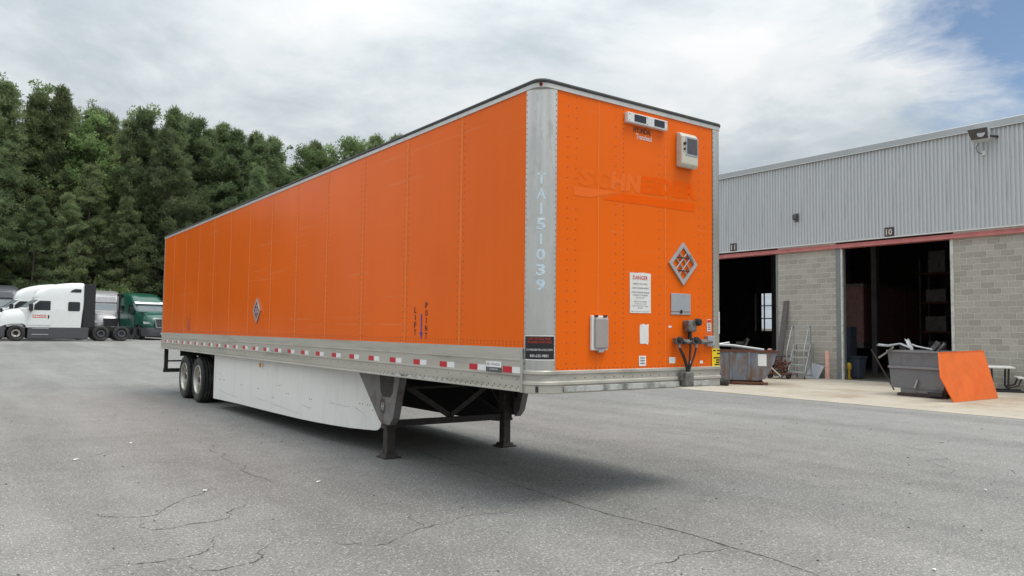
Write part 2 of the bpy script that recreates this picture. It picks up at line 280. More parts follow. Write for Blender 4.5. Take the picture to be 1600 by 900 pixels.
# ------------------------------------------------------------------ mesh helpers
class MB:
    def __init__(s): s.v = []; s.f = []
    def add(s, vs, fs):
        o = len(s.v); s.v += [tuple(p) for p in vs]; s.f += [tuple(i+o for i in f) for f in fs]; return s
    def box(s, x0, x1, y0, y1, z0, z1):
        return s.add([(x0,y0,z0),(x1,y0,z0),(x1,y1,z0),(x0,y1,z0),(x0,y0,z1),(x1,y0,z1),(x1,y1,z1),(x0,y1,z1)],
                     [(0,3,2,1),(4,5,6,7),(0,1,5,4),(1,2,6,5),(2,3,7,6),(3,0,4,7)])
    def prism(s, pts, a, b, axis='x'):
        """polygon pts (2D, in the two other axes in order) extruded from a to b along axis"""
        n = len(pts)
        def P(p, t): return {'x': (t, p[0], p[1]), 'y': (p[0], t, p[1]), 'z': (p[0], p[1], t)}[axis]
        vs = [P(p, a) for p in pts]+[P(p, b) for p in pts]
        return s.add(vs, [tuple(range(n))[::-1], tuple(range(n, 2*n))]+[(i, (i+1) % n, n+(i+1) % n, n+i) for i in range(n)])
    def tube(s, pts, r, n=8, cap=True):
        pts = [Vector(p) for p in pts]; rs = r if isinstance(r, (list, tuple)) else [r]*len(pts)
        o = len(s.v); k = len(pts); ref = None
        for i, p in enumerate(pts):
            d = (pts[min(i+1, k-1)]-pts[max(i-1, 0)]).normalized()
            if ref is None: ref = d.orthogonal().normalized()
            a = (ref - d*ref.dot(d)).normalized(); ref = a; b = d.cross(a)
            for j in range(n):
                t = 2*PI*j/n; s.v.append(tuple(p+(a*math.cos(t)+b*math.sin(t))*rs[i]))
        for i in range(k-1):
            for j in range(n): s.f.append((o+i*n+j, o+i*n+(j+1) % n, o+(i+1)*n+(j+1) % n, o+(i+1)*n+j))
        if cap: s.f.append(tuple(o+j for j in range(n))[::-1]); s.f.append(tuple(o+(k-1)*n+j for j in range(n)))
        return s
    def bar(s, a, b, w, h):
        """rectangular bar from a to b, w across (horizontal), h the other way"""
        a = Vector(a); b = Vector(b); d = (b-a).normalized(); x = d.cross(Vector((0, 0, 1)))
        if x.length < 1e-3: x = Vector((1, 0, 0))
        x.normalize(); y = x.cross(d)
        q = [x*(i*w/2)+y*(j*h/2) for i, j in ((-1,-1),(1,-1),(1,1),(-1,1))]
        return s.add([a+k for k in q]+[b+k for k in q], [(3,2,1,0),(4,5,6,7),(0,1,5,4),(1,2,6,5),(2,3,7,6),(3,0,4,7)])
    def lathe(s, prof, c, axis='x', n=32, closed=False):
        """profile (along axis, radius) revolved about the axis through c"""
        o = len(s.v); k = len(prof)
        for j in range(n):
            t = 2*PI*j/n; a, b = math.cos(t), math.sin(t)
            for u, r in prof:
                s.v.append({'x': (c[0]+u, c[1]+r*a, c[2]+r*b), 'y': (c[0]+r*a, c[1]+u, c[2]+r*b), 'z': (c[0]+r*a, c[1]+r*b, c[2]+u)}[axis])
        for j in range(n):
            j2 = (j+1) % n
            for i in range(k if closed else k-1):
                i2 = (i+1) % k; s.f.append((o+j*k+i, o+j*k+i2, o+j2*k+i2, o+j2*k+i))
        return s
    def grid(s, rows):
        o = len(s.v); m = len(rows[0])
        for r in rows: s.v += [tuple(p) for p in r]
        for i in range(len(rows)-1):
            for j in range(m-1): s.f.append((o+i*m+j, o+i*m+j+1, o+(i+1)*m+j+1, o+(i+1)*m+j))
        return s
    def rivets(s, pts, r, h, axis, sign=1):
        for p in pts:
            if axis == 'x': vs = [(p[0], p[1]+r*math.cos(t), p[2]+r*math.sin(t)) for t in (0, PI/2, PI, 3*PI/2)]+[(p[0]+sign*h, p[1], p[2])]
            else: vs = [(p[0]+r*math.cos(t), p[1], p[2]+r*math.sin(t)) for t in (0, PI/2, PI, 3*PI/2)]+[(p[0], p[1]+sign*h, p[2])]
            s.add(vs, [(0,1,4),(1,2,4),(2,3,4),(3,0,4)])
        return s
    def move(s, fn): s.v = [tuple(fn(Vector(p))) for p in s.v]; return s
    def mesh(s, name, m, smooth=False):
        me = bpy.data.meshes.new(name); me.from_pydata(s.v, [], s.f); me.update()
        me.materials.append(MATS[m])
        if smooth: me.polygons.foreach_set('use_smooth', [True]*len(me.polygons))
        return me
    def build(s, name, m, parent=None, bevel=0.0, smooth=False, label=None, cat=None, group=None, kind=None, sharp=35):
        return link(name, s.mesh(name, m, smooth), parent, bevel, label, cat, group, kind, smooth, sharp)
def link(name, me, parent=None, bevel=0.0, label=None, cat=None, group=None, kind=None, smooth=False, sharp=35):
    o = bpy.data.objects.new(name, me); COL.objects.link(o)
    if parent is not None: o.parent = parent
    if bevel:
        b = o.modifiers.new('bevel', 'BEVEL'); b.width = bevel; b.segments = 2; b.limit_method = 'ANGLE'; b.angle_limit = math.radians(40)
    if smooth and me is not None:
        try: me.set_sharp_from_angle(angle=math.radians(sharp))
        except Exception: pass
    return tag(o, label, cat, group, kind)
def tag(o, label=None, cat=None, group=None, kind=None):
    for k, v in (('label', label), ('category', cat), ('group', group), ('kind', kind)):
        if v: o[k] = v
    return o
def thing(name, label, cat, loc=(0,0,0), rz=0.0, group=None):
    o = bpy.data.objects.new(name, None); COL.objects.link(o); o.location = loc; o.rotation_euler = (0, 0, rz); o.empty_display_size = 0.2
    return tag(o, label, cat, group)
_txt = {}
def text(s, size=1.0, weight=0.0, align='CENTER'):
    """flat text outline as (verts2d, faces), baseline at 0, cap height about 0.7*size"""
    key = (s, size, weight, align)
    if key not in _txt:
        c = bpy.data.curves.new('text', 'FONT'); c.body = s; c.size = size; c.offset = weight; c.align_x = align; c.resolution_u = 2; c.fill_mode = 'FRONT'
        o = bpy.data.objects.new('text', c); COL.objects.link(o)
        dg = bpy.context.evaluated_depsgraph_get(); me = o.evaluated_get(dg).to_mesh()
        _txt[key] = ([(v.co.x, v.co.y) for v in me.vertices], [tuple(p.vertices) for p in me.polygons])
        o.evaluated_get(dg).to_mesh_clear(); bpy.data.objects.remove(o); bpy.data.curves.remove(c)
    return _txt[key]
def text_on(mb, s, fn, size, weight=0.0, w=None, h=None):
    """put text through fn(u,v)->3D; scaled to width w and height h when given, centred at u=0, baseline v=0"""
    vs, fs = text(s, size, weight)
    xs = [p[0] for p in vs]; ys = [p[1] for p in vs]
    cx = (min(xs)+max(xs))/2; ky = (h/(max(ys)-min(ys))) if h else 1; kx = (w/(max(xs)-min(xs))) if w else ky
    y0 = min(ys) if h else 0
    mb.add([fn((x-cx)*kx, (y-y0)*ky) for x, y in vs], fs); return mb
def lerp(a, b, t): return a+(b-a)*t
def sstep(a, b, x): t = min(1, max(0, (x-a)/(b-a))); return t*t*(3-2*t)

# ================================================================== SETTING
def gz(x, y): return 0.63*sstep(17, 53, y)+0.25*sstep(53, 75, y)+0.02*max(0, y-75)
mb = MB()
xs = [-320,-160,-80,-40,-20,-10,-5,0,2.5,5,10,15,20,30,40,60,100,200,320]
ys = [-320,-150,-80,-40,-20,-10,0,8,14,17,20,23,26,29,32,35,38,41,44,47,50,53,56,60,64,67]
mb.grid([[(x, y, gz(x, y)) for x in xs] for y in ys])
asphalt = mb.build('asphalt_lot', 'asphalt', kind='structure', smooth=True)
mb = MB(); ys = [66.6, 67.4, 70, 75, 80, 90, 100, 120, 180, 400]
xs2 = [-320]+list(range(-100, 101, 4))+[320]
mb.grid([[(x, y, gz(x, y)+(0.0 if y < 67 else 0.12+0.1*math.sin(x*1.3+y))-(0.02 if y < 67 else 0)) for x in xs2] for y in ys])
mb.build('forest_floor', 'litter_floor', kind='structure', smooth=True)

# cracks in the asphalt
mat('crack', (0.06, 0.056, 0.052), 0.95, var=0.3)
def crack(pts, w, depth=4, jit=0.05):
    pts = [Vector((a, b, 0)) for a, b in pts]
    for d in range(depth):
        q = []
        for a, b in zip(pts, pts[1:]):
            l = (b-a).length; n = Vector((-(b-a).y, (b-a).x, 0)).normalized()
            q += [a, (a+b)/2+n*random.gauss(0, jit*l)]
        pts = q+[pts[-1]]
    mb = MB(); rows = []; k = len(pts)
    for i, p in enumerate(pts):
        d = (pts[min(i+1, k-1)]-pts[max(i-1, 0)]).normalized(); n = Vector((-d.y, d.x, 0))
        ww = w*(0.15+1.1*random.random())*(0.35+0.65*abs(math.sin(i*0.11+pts[0].x*5)))*min(1, 0.15+3.0*min(i, k-1-i)/k)
        z = gz(p.x, p.y)+0.003
        rows.append([(p.x+n.x*ww/2, p.y+n.y*ww/2, z), (p.x-n.x*ww/2, p.y-n.y*ww/2, z)])
    mb.grid(rows).build('crack', 'crack', asphalt)
CR = [[(-3.47,2.6),(-3.33,2.4),(-3.21,2.15),(-3.05,2.02),(-2.88,1.98),(-2.72,2.21),(-2.57,2.39),(-2.31,2.63),(-2.0,2.95),(-1.65,3.22)],
 [(-2.99,1.95),(-3.01,1.69),(-2.97,1.47),(-2.81,1.41),(-2.49,1.45),(-2.3,1.55),(-2.15,1.83),(-2.0,2.21),(-1.75,2.23)],
 [(-3.56,0.48),(-3.37,0.56),(-3.17,0.51),(-2.96,0.48),(-2.79,0.54),(-2.63,0.78),(-2.49,1.05)],
 [(-2.91,0.33),(-2.93,0.12),(-2.8,0.05),(-2.64,0.08),(-2.43,0.24),(-2.12,0.62),(-2.11,0.9)],
 [(-1.92,0.37),(-1.8,0.14),(-1.64,0.01),(-1.46,0.04),(-1.21,0.18),(-0.9,0.3),(-0.43,0.4),(-0.03,0.34),(0.29,0.26)],
 [(-1.38,7.03),(-1.46,5.59),(-1.49,4.4),(-1.52,3.28),(-1.46,2.6)],
 [(0.69,-1.62),(0.48,-1.6),(0.19,-1.53),(-0.04,-1.6),(-0.45,-1.62)],
 [(-2.34,5.05),(-1.91,4.56),(-1.49,4.4)], [(-0.96,0.9),(-0.98,0.49),(-1.02,0.25)], [(-2.03,10.65),(-1.31,10.62),(-0.56,10.31),(0.06,10.35)],
 [(-3.48,5.55),(-3.15,5.45),(-2.39,6.1),(-1.84,5.96)], [(-2.29,9.14),(-1.88,10.57),(-1.7,13.0)], [(5.2,-1.2),(7.5,0.4),(9.8,1.1)], [(9.5,3.6),(11.2,3.1),(12.6,1.2)]]
for i, c in enumerate(CR): crack(c, 0.013 if i < 7 else 0.010, 4, 0.12)
crack([(1.05,16),(1.0,8),(0.98,4.22),(0.79,2.85),(0.72,1.36),(0.68,0.53),(0.65,-0.34),(0.74,-1.04),(0.71,-1.6),(0.72,-1.96),(0.65,-2.42),(0.7,-6)], 0.021, 5, 0.018)

mb = MB()
for i in range(420):
    a = random.uniform(-0.75, 0.75)+0.63; d = random.uniform(2.8, 17); x = -4.35+d*math.sin(a); y = -5.53+d*math.cos(a)
    if x > 13.3: continue
    r_ = random.uniform(0.004, 0.013)*(1+d*0.05); z = gz(x, y)+0.002
    t0 = random.random()*6.28; e_ = random.uniform(0.3, 1.0)
    P = [(x+r_*math.cos(t0+t)*(1 if k_ % 2 else e_), y+r_*math.sin(t0+t)*(1 if k_ % 2 else e_), z) for k_, t in enumerate((0, 1.57, 3.14, 4.71))]
    mb.add(P+[(x, y, z+r_*0.5)], [(0,1,4),(1,2,4),(2,3,4),(3,0,4)])
mb.build('grit', 'crack', asphalt, kind='stuff')
# concrete apron in slabs
ap = MB().box(13.42, 22.6, -26, 33, -0.2, 0.0015).build('concrete_apron', 'joint', kind='structure')
px = [13.4, 17.95, 22.48]
for i in range(2):
    for j in range(13):
        y0 = -26+j*4.55
        MB().box(px[i]+0.006, px[i+1]-0.006, y0+0.006, y0+4.544, -0.1, 0.012).build('slab', 'concrete', ap, bevel=0.006)

# ================================================================== TRAILER
Lh, W, H, RR, R2 = 16.15, 2.635, 4.11, 0.19, 0.05
tr = thing('semi_trailer', 'orange box semi trailer with white side skirt standing on its landing gear', 'trailer')
def outline(y_end, RR=RR, n=8):
    """plan outline of the box: tail-left, near corner arc, nose, far corner arc, right side; with outward normals"""
    P = [(0.0, y_end, -1, 0), (0.0, RR, -1, 0)]
    P += [(RR-RR*math.cos(t), RR-RR*math.sin(t), -math.cos(t), -math.sin(t)) for t in [PI/2*i/n for i in range(1, n)]]
    P += [(RR, 0.0, 0, -1), (W-R2, 0.0, 0, -1)]
    P += [(W-R2+R2*math.sin(t), R2-R2*math.cos(t), math.sin(t), -math.cos(t)) for t in [PI/2*i/n for i in range(1, n)]]
    P += [(W, R2, 1, 0), (W, y_end, 1, 0)]
    return P
def sweep(mb, path, prof):
    """closed profile of (outward offset, z) along the path"""
    rows = [[(x+nx*o, y+ny*o, z) for o, z in prof+prof[:1]] for x, y, nx, ny in path]
    mb.grid(rows); k = len(prof)+1
    for r in (rows[0], rows[-1]): mb.add(r[:-1], [tuple(range(k-1))])
    return mb
full = outline(Lh); tops = outline(Lh, 0.115)
sweep(MB(), tops, [(-0.10,4.03),(0.012,4.03),(0.014,4.075),(-0.10,4.075)]).build('top_rail', 'bright_trim', tr, smooth=True)
lip = outline(Lh-0.05, 0.10)
sweep(MB(), lip, [(-0.05,4.073),(0.022,4.073),(0.026,4.092),(0.016,4.108),(-0.05,4.112)]).build('roof_edge', 'roof_edge', tr, smooth=True)
mb = MB(); mb.add([(x-nx*0.03, y-ny*0.03, 4.105) for x, y, nx, ny in lip], [tuple(range(len(lip)))]); mb.build('roof', 'bright_trim', tr)
# side panels between the posts, each its own sheet
seams = [RR]+[1.37+1.2355*i for i in range(12)]+[Lh-0.06]
side_me = {}
for i in range(13):
    y0, y1 = seams[i], seams[i+1]
    MB().box(0.0, 0.02, y0+0.003, y1-0.003, 1.53, 4.04).build('side_panel', 'orange_side', tr, bevel=0.002)
for i in range(1, 13):
    MB().box(-0.003, 0.0, seams[i]-0.022, seams[i]+0.022, 1.54, 4.03).build('seam_strip', 'orange_seam', tr, bevel=0.001)
MB().box(0.021, 0.05, RR, Lh, 1.15, 4.05).build('side_lining', 'white_plastic', tr)
MB().box(W-0.03, W, R2, Lh, 1.13, 4.05).build('right_side_wall', 'orange_side', tr)
mb = MB(); P = []
for i in range(1, 13):
    for dy in (-0.055, 0.055): P += [(0.0, seams[i]+dy, 1.62+0.075*k) for k in range(32)]
P += [(0.0, RR+0.05+0.065*k, z) for k in range(240) for z in (1.575, 1.605)]
mb.rivets(P, 0.010, 0.005, 'x', -1); mb.build('rivets', 'rivet_orange', tr, kind='stuff')
# tail frame and doors
MB().box(-0.006, 0.07, Lh-0.06, Lh, 1.12, 4.09).build('tail_post', 'aluminium', tr, bevel=0.004)
MB().box(W-0.07, W+0.004, Lh-0.06, Lh, 1.12, 4.09).build('tail_post', 'aluminium', tr, bevel=0.004)
MB().box(0.07, W-0.07, Lh-0.06, Lh, 3.98, 4.10).build('tail_header', 'aluminium', tr, bevel=0.004)
for a, b in ((0.075, W/2-0.004), (W/2+0.004, W-0.075)): MB().box(a, b, Lh-0.05, Lh-0.01, 1.2, 3.975).build('rear_door', 'white_plastic', tr, bevel=0.004)
MB().box(-0.008, 0.05, Lh-0.05, Lh+0.012, 4.03, 4.10).build('corner_cap', 'white_plastic', tr, bevel=0.006)
# corner posts
def post(pts, name, top=4.03, bot=1.335):
    mb = MB(); rows = [[(x+nx*0.004, y+ny*0.004, z) for x, y, nx, ny in pts] for z in (bot, (bot+top)/2, top)]
    mb.grid(rows); return mb.build(name, 'aluminium', tr, smooth=True)
arcL = [(0.0, RR+0.035, -1, 0)]+full[1:11]; arcL = full[1:10]+[(RR, 0, 0, -1)]
arcL = [(0.0, RR+0.02, -1, 0)]+[p for p in full if p[1] <= RR+1e-6 and p[0] <= RR+1e-6]+[(RR+0.015, 0.0, 0, -1)]
post(arcL, 'corner_post')
arcR = [(2.495, 0.0, 0, -1)]+[p for p in full if p[1] <= R2+1e-6 and p[0] >= W-R2-1e-6]+[(W, R2+0.02, 1, 0)]
post(arcR, 'corner_post')
mb = MB().rivets([(-0.004, RR+0.008, 1.40+0.055*k) for k in range(48)], 0.008, 0.006, 'x', -1).rivets([(RR+0.004, -0.004, 1.40+0.055*k) for k in range(48)], 0.008, 0.006, 'y', -1)
mb.rivets([(2.508, -0.004, 1.40+0.055*k) for k in range(48)], 0.008, 0.006, 'y', -1); mb.build('post_rivets', 'rivet_dark', tr, kind='stuff')
c45 = math.cos(PI/4)
MB().lathe([(0.0, 0.0), (0.012, 0.012), (0.0, 0.018)], (0, 0, 0), 'x', 12).move(lambda p: Vector((0.115-(0.129+p.x)*c45+p.y*c45, 0.115-(0.129+p.x)*c45-p.y*c45, 4.054+p.z))).build('marker_light', 'red_lens', tr)
# nose sheets
nx = [RR+0.017, 0.747, 1.72, 2.493]
for a, b in zip(nx, nx[1:]): MB().box(a+0.002, b-0.002, 0.0, 0.02, 1.32, 4.04).build('nose_panel', 'orange_nose', tr, bevel=0.002)
for x in nx[1:-1]: MB().box(x-0.006, x+0.006, -0.002, 0.0, 1.34, 4.03).build('seam_strip', 'orange_seam', tr)
mb = MB(); P = []
for x in (0.346, 0.452, 0.985, 1.095, 1.624, 1.73, 2.255, 2.35): P += [(x, 0.0, 1.40+(0.1 if x != 1.095 else 0.05)*k) for k in range(27 if x != 1.095 else 53)]
P += [(0.24+0.06*k, 0.0, 1.355) for k in range(38)]
mb.rivets(P, 0.0095, 0.005, 'y', -1); mb.build('rivets', 'rivet_orange', tr, kind='stuff')
# nose base rail with pressed ribs, wrapped round both corners
nose_path = [(0.0, RR+0.012, -1, 0)]+[p for p in full if p[1] <= RR+1e-6]+[(W, RR, 1, 0)]
prof = [(-0.03,1.338),(0.006,1.338),(0.016,1.330),(0.018,1.305),(0.006,1.294),(0.006,1.238),(0.020,1.228),(0.022,1.206),(0.008,1.194),(0.008,1.128),(0.004,1.120),(-0.03,1.120)]
sweep(MB(), nose_path, prof).build('nose_base_rail', 'aluminium_rail', tr, smooth=True, sharp=25)
MB().box(0.30, 1.92, -0.022, -0.009, 1.132, 1.188).build('wear_plate', 'worn_plate', tr, bevel=0.004)
MB().box(2.07, 2.40, -0.022, -0.009, 1.130, 1.186).build('wear_plate', 'worn_plate', tr, bevel=0.004)
mb = MB().rivets([(0.45+0.13*k, -0.006, 1.262) for k in range(15)], 0.009, 0.005, 'y', -1); mb.build('rail_bolts', 'rivet_dark', tr, kind='stuff')
# side base rail
sp = [(-0.03,1.548),(0.004,1.548),(0.005,1.437),(0.014,1.434),(0.014,1.424),(0.007,1.420),(0.007,1.296),(0.028,1.292),(0.028,1.280),(0.016,1.274),(0.016,1.150),(0.026,1.144),(0.026,1.130),(-0.03,1.130)]
for X, sgn in ((0.0, -1), (W, 1)):
    mb = MB(); rows = [[(X+sgn*o, y, z) for o, z in sp+sp[:1]] for y in (RR+0.014, Lh-0.062)]; mb.grid(rows)
    for r in rows: mb.add(r[:-1], [tuple(range(len(sp)))])
    mb.build('side_base_rail', 'aluminium_rail', tr)
MB().box(-0.030, -0.002, RR+0.012, RR+0.045, 1.125, 1.545).build('rail_end_joint', 'aluminium', tr, bevel=0.003)
mb = MB(); P = []
for k in range(64): P += [(-0.016, 0.30+0.25*k, 1.245)]
mb.rivets(P, 0.009, 0.006, 'x', -1)
mb.rivets([(-0.016, 0.28+0.1*k+d*0.03, 1.178-0.022*d) for k in range(30) for d in (0, 1)], 0.011, 0.006, 'x', -1)
mb.rivets([(-0.016, 3.3+0.08*k, 1.170) for k in range(158)], 0.007, 0.005, 'x', -1)
mb.build('rail_bolts', 'rivet_dark', tr, kind='stuff')
MB().box(-0.020, -0.0155, 1.6, 2.86, 1.135, 1.172).build('lift_plate', 'worn_plate', tr)
tape_r = MB().box(-0.0095, -0.007, 0.0, 0.155, 1.303, 1.362).mesh('red_reflector', 'tape_red'); tape_w = MB().box(-0.0095, -0.007, 0.0, 0.150, 1.303, 1.362).mesh('white_reflector', 'tape_white')
for k in range(26):
    y = 0.24+0.604*k
    if y+0.31 > Lh-0.08: break
    w = link('white_reflector', tape_w, tr); w.location = (0, y, 0)
    r = link('red_reflector', tape_r, tr); r.location = (0, y+0.152, 0)
bd = MB().box(-0.0125, -0.0098, 0.567, 0.832, 1.344, 1.402).build('maker_badge', 'white_print', tr)
text_on(MB(), 'HYUNDAI', lambda u, v: (-0.0132, 0.672-u, 1.36+v), 0.03, 0.0, 0.15, 0.025).build('lettering', 'dark_grey_print', bd)
mb = MB(); e = [(0.026*math.cos(t), 0.014*math.sin(t)) for t in [2*PI*i/20 for i in range(20)]]; e2 = [(0.8*a, 0.75*b) for a, b in e]
mb.add([(-0.0132, 0.795-a, 1.372+b) for a, b in e+e2], [(i, (i+1) % 20, 20+(i+1) % 20, 20+i) for i in range(20)])
text_on(mb, 'H', lambda u, v: (-0.0132, 0.795-u-0.25*(v-0.008), 1.364+v), 0.03, 0.0, 0.024, 0.016).build('emblem', 'dark_grey_print', bd)
bd2 = MB().box(-0.0125, -0.0098, 0.567, 0.832, 1.299, 1.343).build('maker_badge', 'dark_grey_print', tr)
text_on(MB(), 'Composite', lambda u, v: (-0.0132, 0.70-u, 1.312+v), 0.03, 0.0, 0.15, 0.024).build('lettering', 'white_print', bd2)
MB().lathe([(0,0.0),(-0.02,0.022),(-0.022,0.034),(0,0.04)], (0.06, 8.14, 1.035), 'x', 16).build('amber_marker_light', 'amber', tr, smooth=True)
# LIFT / POINT lettering with arrow, at both lift points
def liftpoint(y):
    def col(word, yc, z0, dz, w, h):
        mb = MB()
        for i, ch in enumerate(word): text_on(mb, ch, lambda u, v: (-0.004, yc-u, z0-i*dz+v), 0.1, 0.001, w if ch != 'I' else None, h)
        return mb.build('lettering', 'black_print', tr)
    col('LIFT', y+0.145, 1.905, 0.088, 0.05, 0.068); col('POINT', y-0.115, 1.955, 0.088, 0.052, 0.070)
    MB().prism([(y-0.011, 1.89),(y+0.011, 1.89),(y+0.011, 1.68),(y+0.032, 1.68),(y, 1.595),(y-0.032, 1.68),(y-0.011, 1.68)], -0.0045, -0.0035).build('arrow', 'blue_print', tr)
liftpoint(2.20); liftpoint(13.25)
# vertical unit number on the rounded post
mb = MB(); r0 = RR+0.0075
for i, ch in enumerate('TA151039'):
    def fn(u, v, i=i):
        a = PI/4+0.05+u/RR; return (RR-r0*math.cos(a), RR-r0*math.sin(a), 3.105-0.1445*i+v)
    text_on(mb, ch, fn, 0.15, 0.004, 0.085 if ch != '1' else None, 0.108)
mb.build('unit_number', 'pale_blue_print', tr)
# black sales sticker bent round the post
def bent(u, v, o): a = PI/4+u/RR; return (RR-(RR+o)*math.cos(a), RR-(RR+o)*math.sin(a), v)
def bent_sheet(u0, u1, z0, z1, o, m, name, parent): return MB().grid([[bent(lerp(u0, u1, i/12), z, o) for i in range(13)] for z in (z0, z1)]).build(name, m, parent, smooth=True)
st = bent_sheet(-0.152, 0.152, 1.435, 1.668, 0.0065, 'white_print', 'sales_sticker', tr)
bent_sheet(-0.147, 0.147, 1.444, 1.660, 0.0075, 'black_print', 'sticker_face', st)
for s_, z, m, w, h in (('USED TRUCKS AND', 1.628, 'red_print', 0.22, 0.021), ('TRAILERS FOR SALE', 1.596, 'red_print', 0.235, 0.021), ('SCHNEIDERTRUCKS.COM', 1.524, 'white_print', 0.255, 0.0185), ('800-635-9801', 1.464, 'white_print', 0.17, 0.026)):
    text_on(MB(), s_, lambda u, v: bent(u, z+v, 0.0088), 0.05, 0.0, w, h).build('lettering', m, st)
# ghost of removed lettering on the nose; reflection painted paler on the left letters
mb_new, mb_pale, mb_faint = MB(), MB(), MB(); word = 'SCHNEIDER'
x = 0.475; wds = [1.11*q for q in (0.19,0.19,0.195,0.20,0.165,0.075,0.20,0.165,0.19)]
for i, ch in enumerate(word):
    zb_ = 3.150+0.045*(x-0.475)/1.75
    text_on(mb_faint if i < 2 else mb_pale if i < 4 else mb_new, ch, lambda u, v: (x+wds[i]/2+u+0.12*v, -0.0022, zb_+v-0.01), 0.2, 0.012, wds[i]*0.92, 0.185)
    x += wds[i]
mb_pale.add([(0.42,-0.0022,3.035),(0.62,-0.0022,3.033),(0.86,-0.0022,3.085),(1.02,-0.0022,3.128),(0.42,-0.0022,3.122)], [(0,1,2,3,4)])
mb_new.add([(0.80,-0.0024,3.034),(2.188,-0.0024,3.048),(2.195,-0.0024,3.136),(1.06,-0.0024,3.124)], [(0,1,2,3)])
mb_faint.build('ghost_lettering', 'ghost_faint', tr, label='barely visible ghost of removed lettering'); mb_pale.build('ghost_lettering', 'ghost_pale', tr, label='ghost of removed lettering, pale with painted reflection'); mb_new.build('ghost_lettering', 'ghost_new', tr, label='darker orange ghost of removed lettering')
# solar unit below the top rail
su = MB().box(1.10, 1.695, -0.055, -0.001, 3.865, 3.972).build('solar_unit', 'white_plastic', tr, bevel=0.008)
for a, b in ((1.195, 1.365), (1.49, 1.645)): MB().box(a, b, -0.059, -0.054, 3.885, 3.957).build('solar_cell', 'solar', su)
mb = MB(); e = [(0.028*math.cos(t), 0.028*math.sin(t)) for t in [2*PI*i/20 for i in range(20)]]
mb.add([(1.43+a, -0.0562, 3.925+b) for a, b in e]+[(1.43+a*.7, -0.0562, 3.925+b*.7) for a, b in e], [(i, (i+1) % 20, 20+(i+1) % 20, 20+i) for i in range(20)]); mb.build('emblem', 'pale_blue_print', su)
MB().rivets([(x, -0.055, z) for x in (1.125, 1.67, 1.39) for z in (3.885, 3.95)], 0.009, 0.004, 'y', -1).build('screws', 'rivet_dark', su, kind='stuff')
text_on(MB(), 'HYUNDAI', lambda u, v: (1.36+u, -0.003, 3.79+v), 0.1, 0.002, 0.25, 0.062).build('lettering', 'black_print', tr)
text_on(MB(), 'Translead', lambda u, v: (1.385+u, -0.003, 3.725+v), 0.1, 0.001, 0.23, 0.055).build('lettering', 'white_print', tr)
# tracking box
tb = MB().prism([(0.0, 3.895), (-0.055, 3.885), (-0.085, 3.84), (-0.085, 3.54), (-0.055, 3.505), (0.0, 3.515)], 1.885, 2.155).build('tracking_box', 'cream_plastic', tr, bevel=0.012)
MB().box(1.945, 2.148, -0.0895, -0.084, 3.635, 3.845).build('panel_frame', 'grey_plate', tb, bevel=0.003)
MB().box(1.968, 2.132, -0.0915, -0.089, 3.655, 3.825).build('solar_cell', 'solar_grey', tb)
MB().tube([(1.925,-0.075,3.76),(1.925,-0.105,3.76)], 0.016, 10).build('cable_plug', 'black_rubber', tb); MB().tube([(1.925,-0.075,3.70),(1.925,-0.10,3.70)], 0.012, 10).build('cable_plug', 'black_rubber', tb)
# placard holders
def placard(cx, cz, hw, hh, mp, red=False):
    p = MB(); o = [(0,hh),(hw,0),(0,-hh),(-hw,0)]; i_ = [(a*0.76, b*0.76) for a, b in o]
    for k in range(4):
        q = [o[k], o[(k+1) % 4], i_[(k+1) % 4], i_[k]]
        vs = [mp(cx+a, cz+b, 0.004) for a, b in q]+[mp(cx+a, cz+b, 0.022) for a, b in q]
        p.add(vs, [(0,1,2,3),(7,6,5,4),(0,4,5,1),(1,5,6,2),(2,6,7,3),(3,7,4,0)])
    f = p.build('placard_holder', 'galv', tr)
    for t in (-0.33, 0.33):
        for s in (1, -1):
            a = Vector((t*hw*0.72-s*0.0, 0)); q = MB()
            # slats parallel to the frame sides
            c0 = (t*hw*0.72/1.0, s*t*hh*0.72)
            e0 = (c0[0]-hw*0.36, c0[1]*-1-s*hh*0.36*-1) if False else None
            ux, uz = hw*0.36, s*hh*0.36; ox, oz = t*hw*0.72*0.5*1.0, -s*t*hh*0.72*0.5
            P0 = mp(cx+ox-ux, cz+oz-uz, 0.012); P1 = mp(cx+ox+ux, cz+oz+uz, 0.012)
            q.tube([P0, P1], 0.008, 6); q.build('slat', 'galv', f)
    for dz in (0.28, -0.32):
        MB().tube([mp(cx-hw*0.62*(1-abs(dz)), cz+dz*hh, 0.018), mp(cx+hw*0.62*(1-abs(dz)), cz+dz*hh, 0.018)], 0.007, 6).build('slat', 'dark_steel', f)
    MB().tube([mp(cx+hw*0.45, cz+hh*0.5, 0.02), mp(cx+hw*0.72, cz+hh*0.12, 0.02)], 0.014, 6).build('clip', 'galv', f)
    if red:
        MB().add([mp(cx+a*hw*0.2, cz+b*hh*0.2-0.02, 0.015) for a, b in o and [(0,1),(1,0),(0,-1),(-1,0)]], [(0,1,2,3)]).build('placard_card', 'tape_red', f)
placard(1.985, 2.457, 0.228, 0.236, lambda u, v, o: (u, -o, v))
placard(8.22, 2.015, 0.205, 0.225, lambda u, v, o: (-o, 2*8.22-u, v), True)
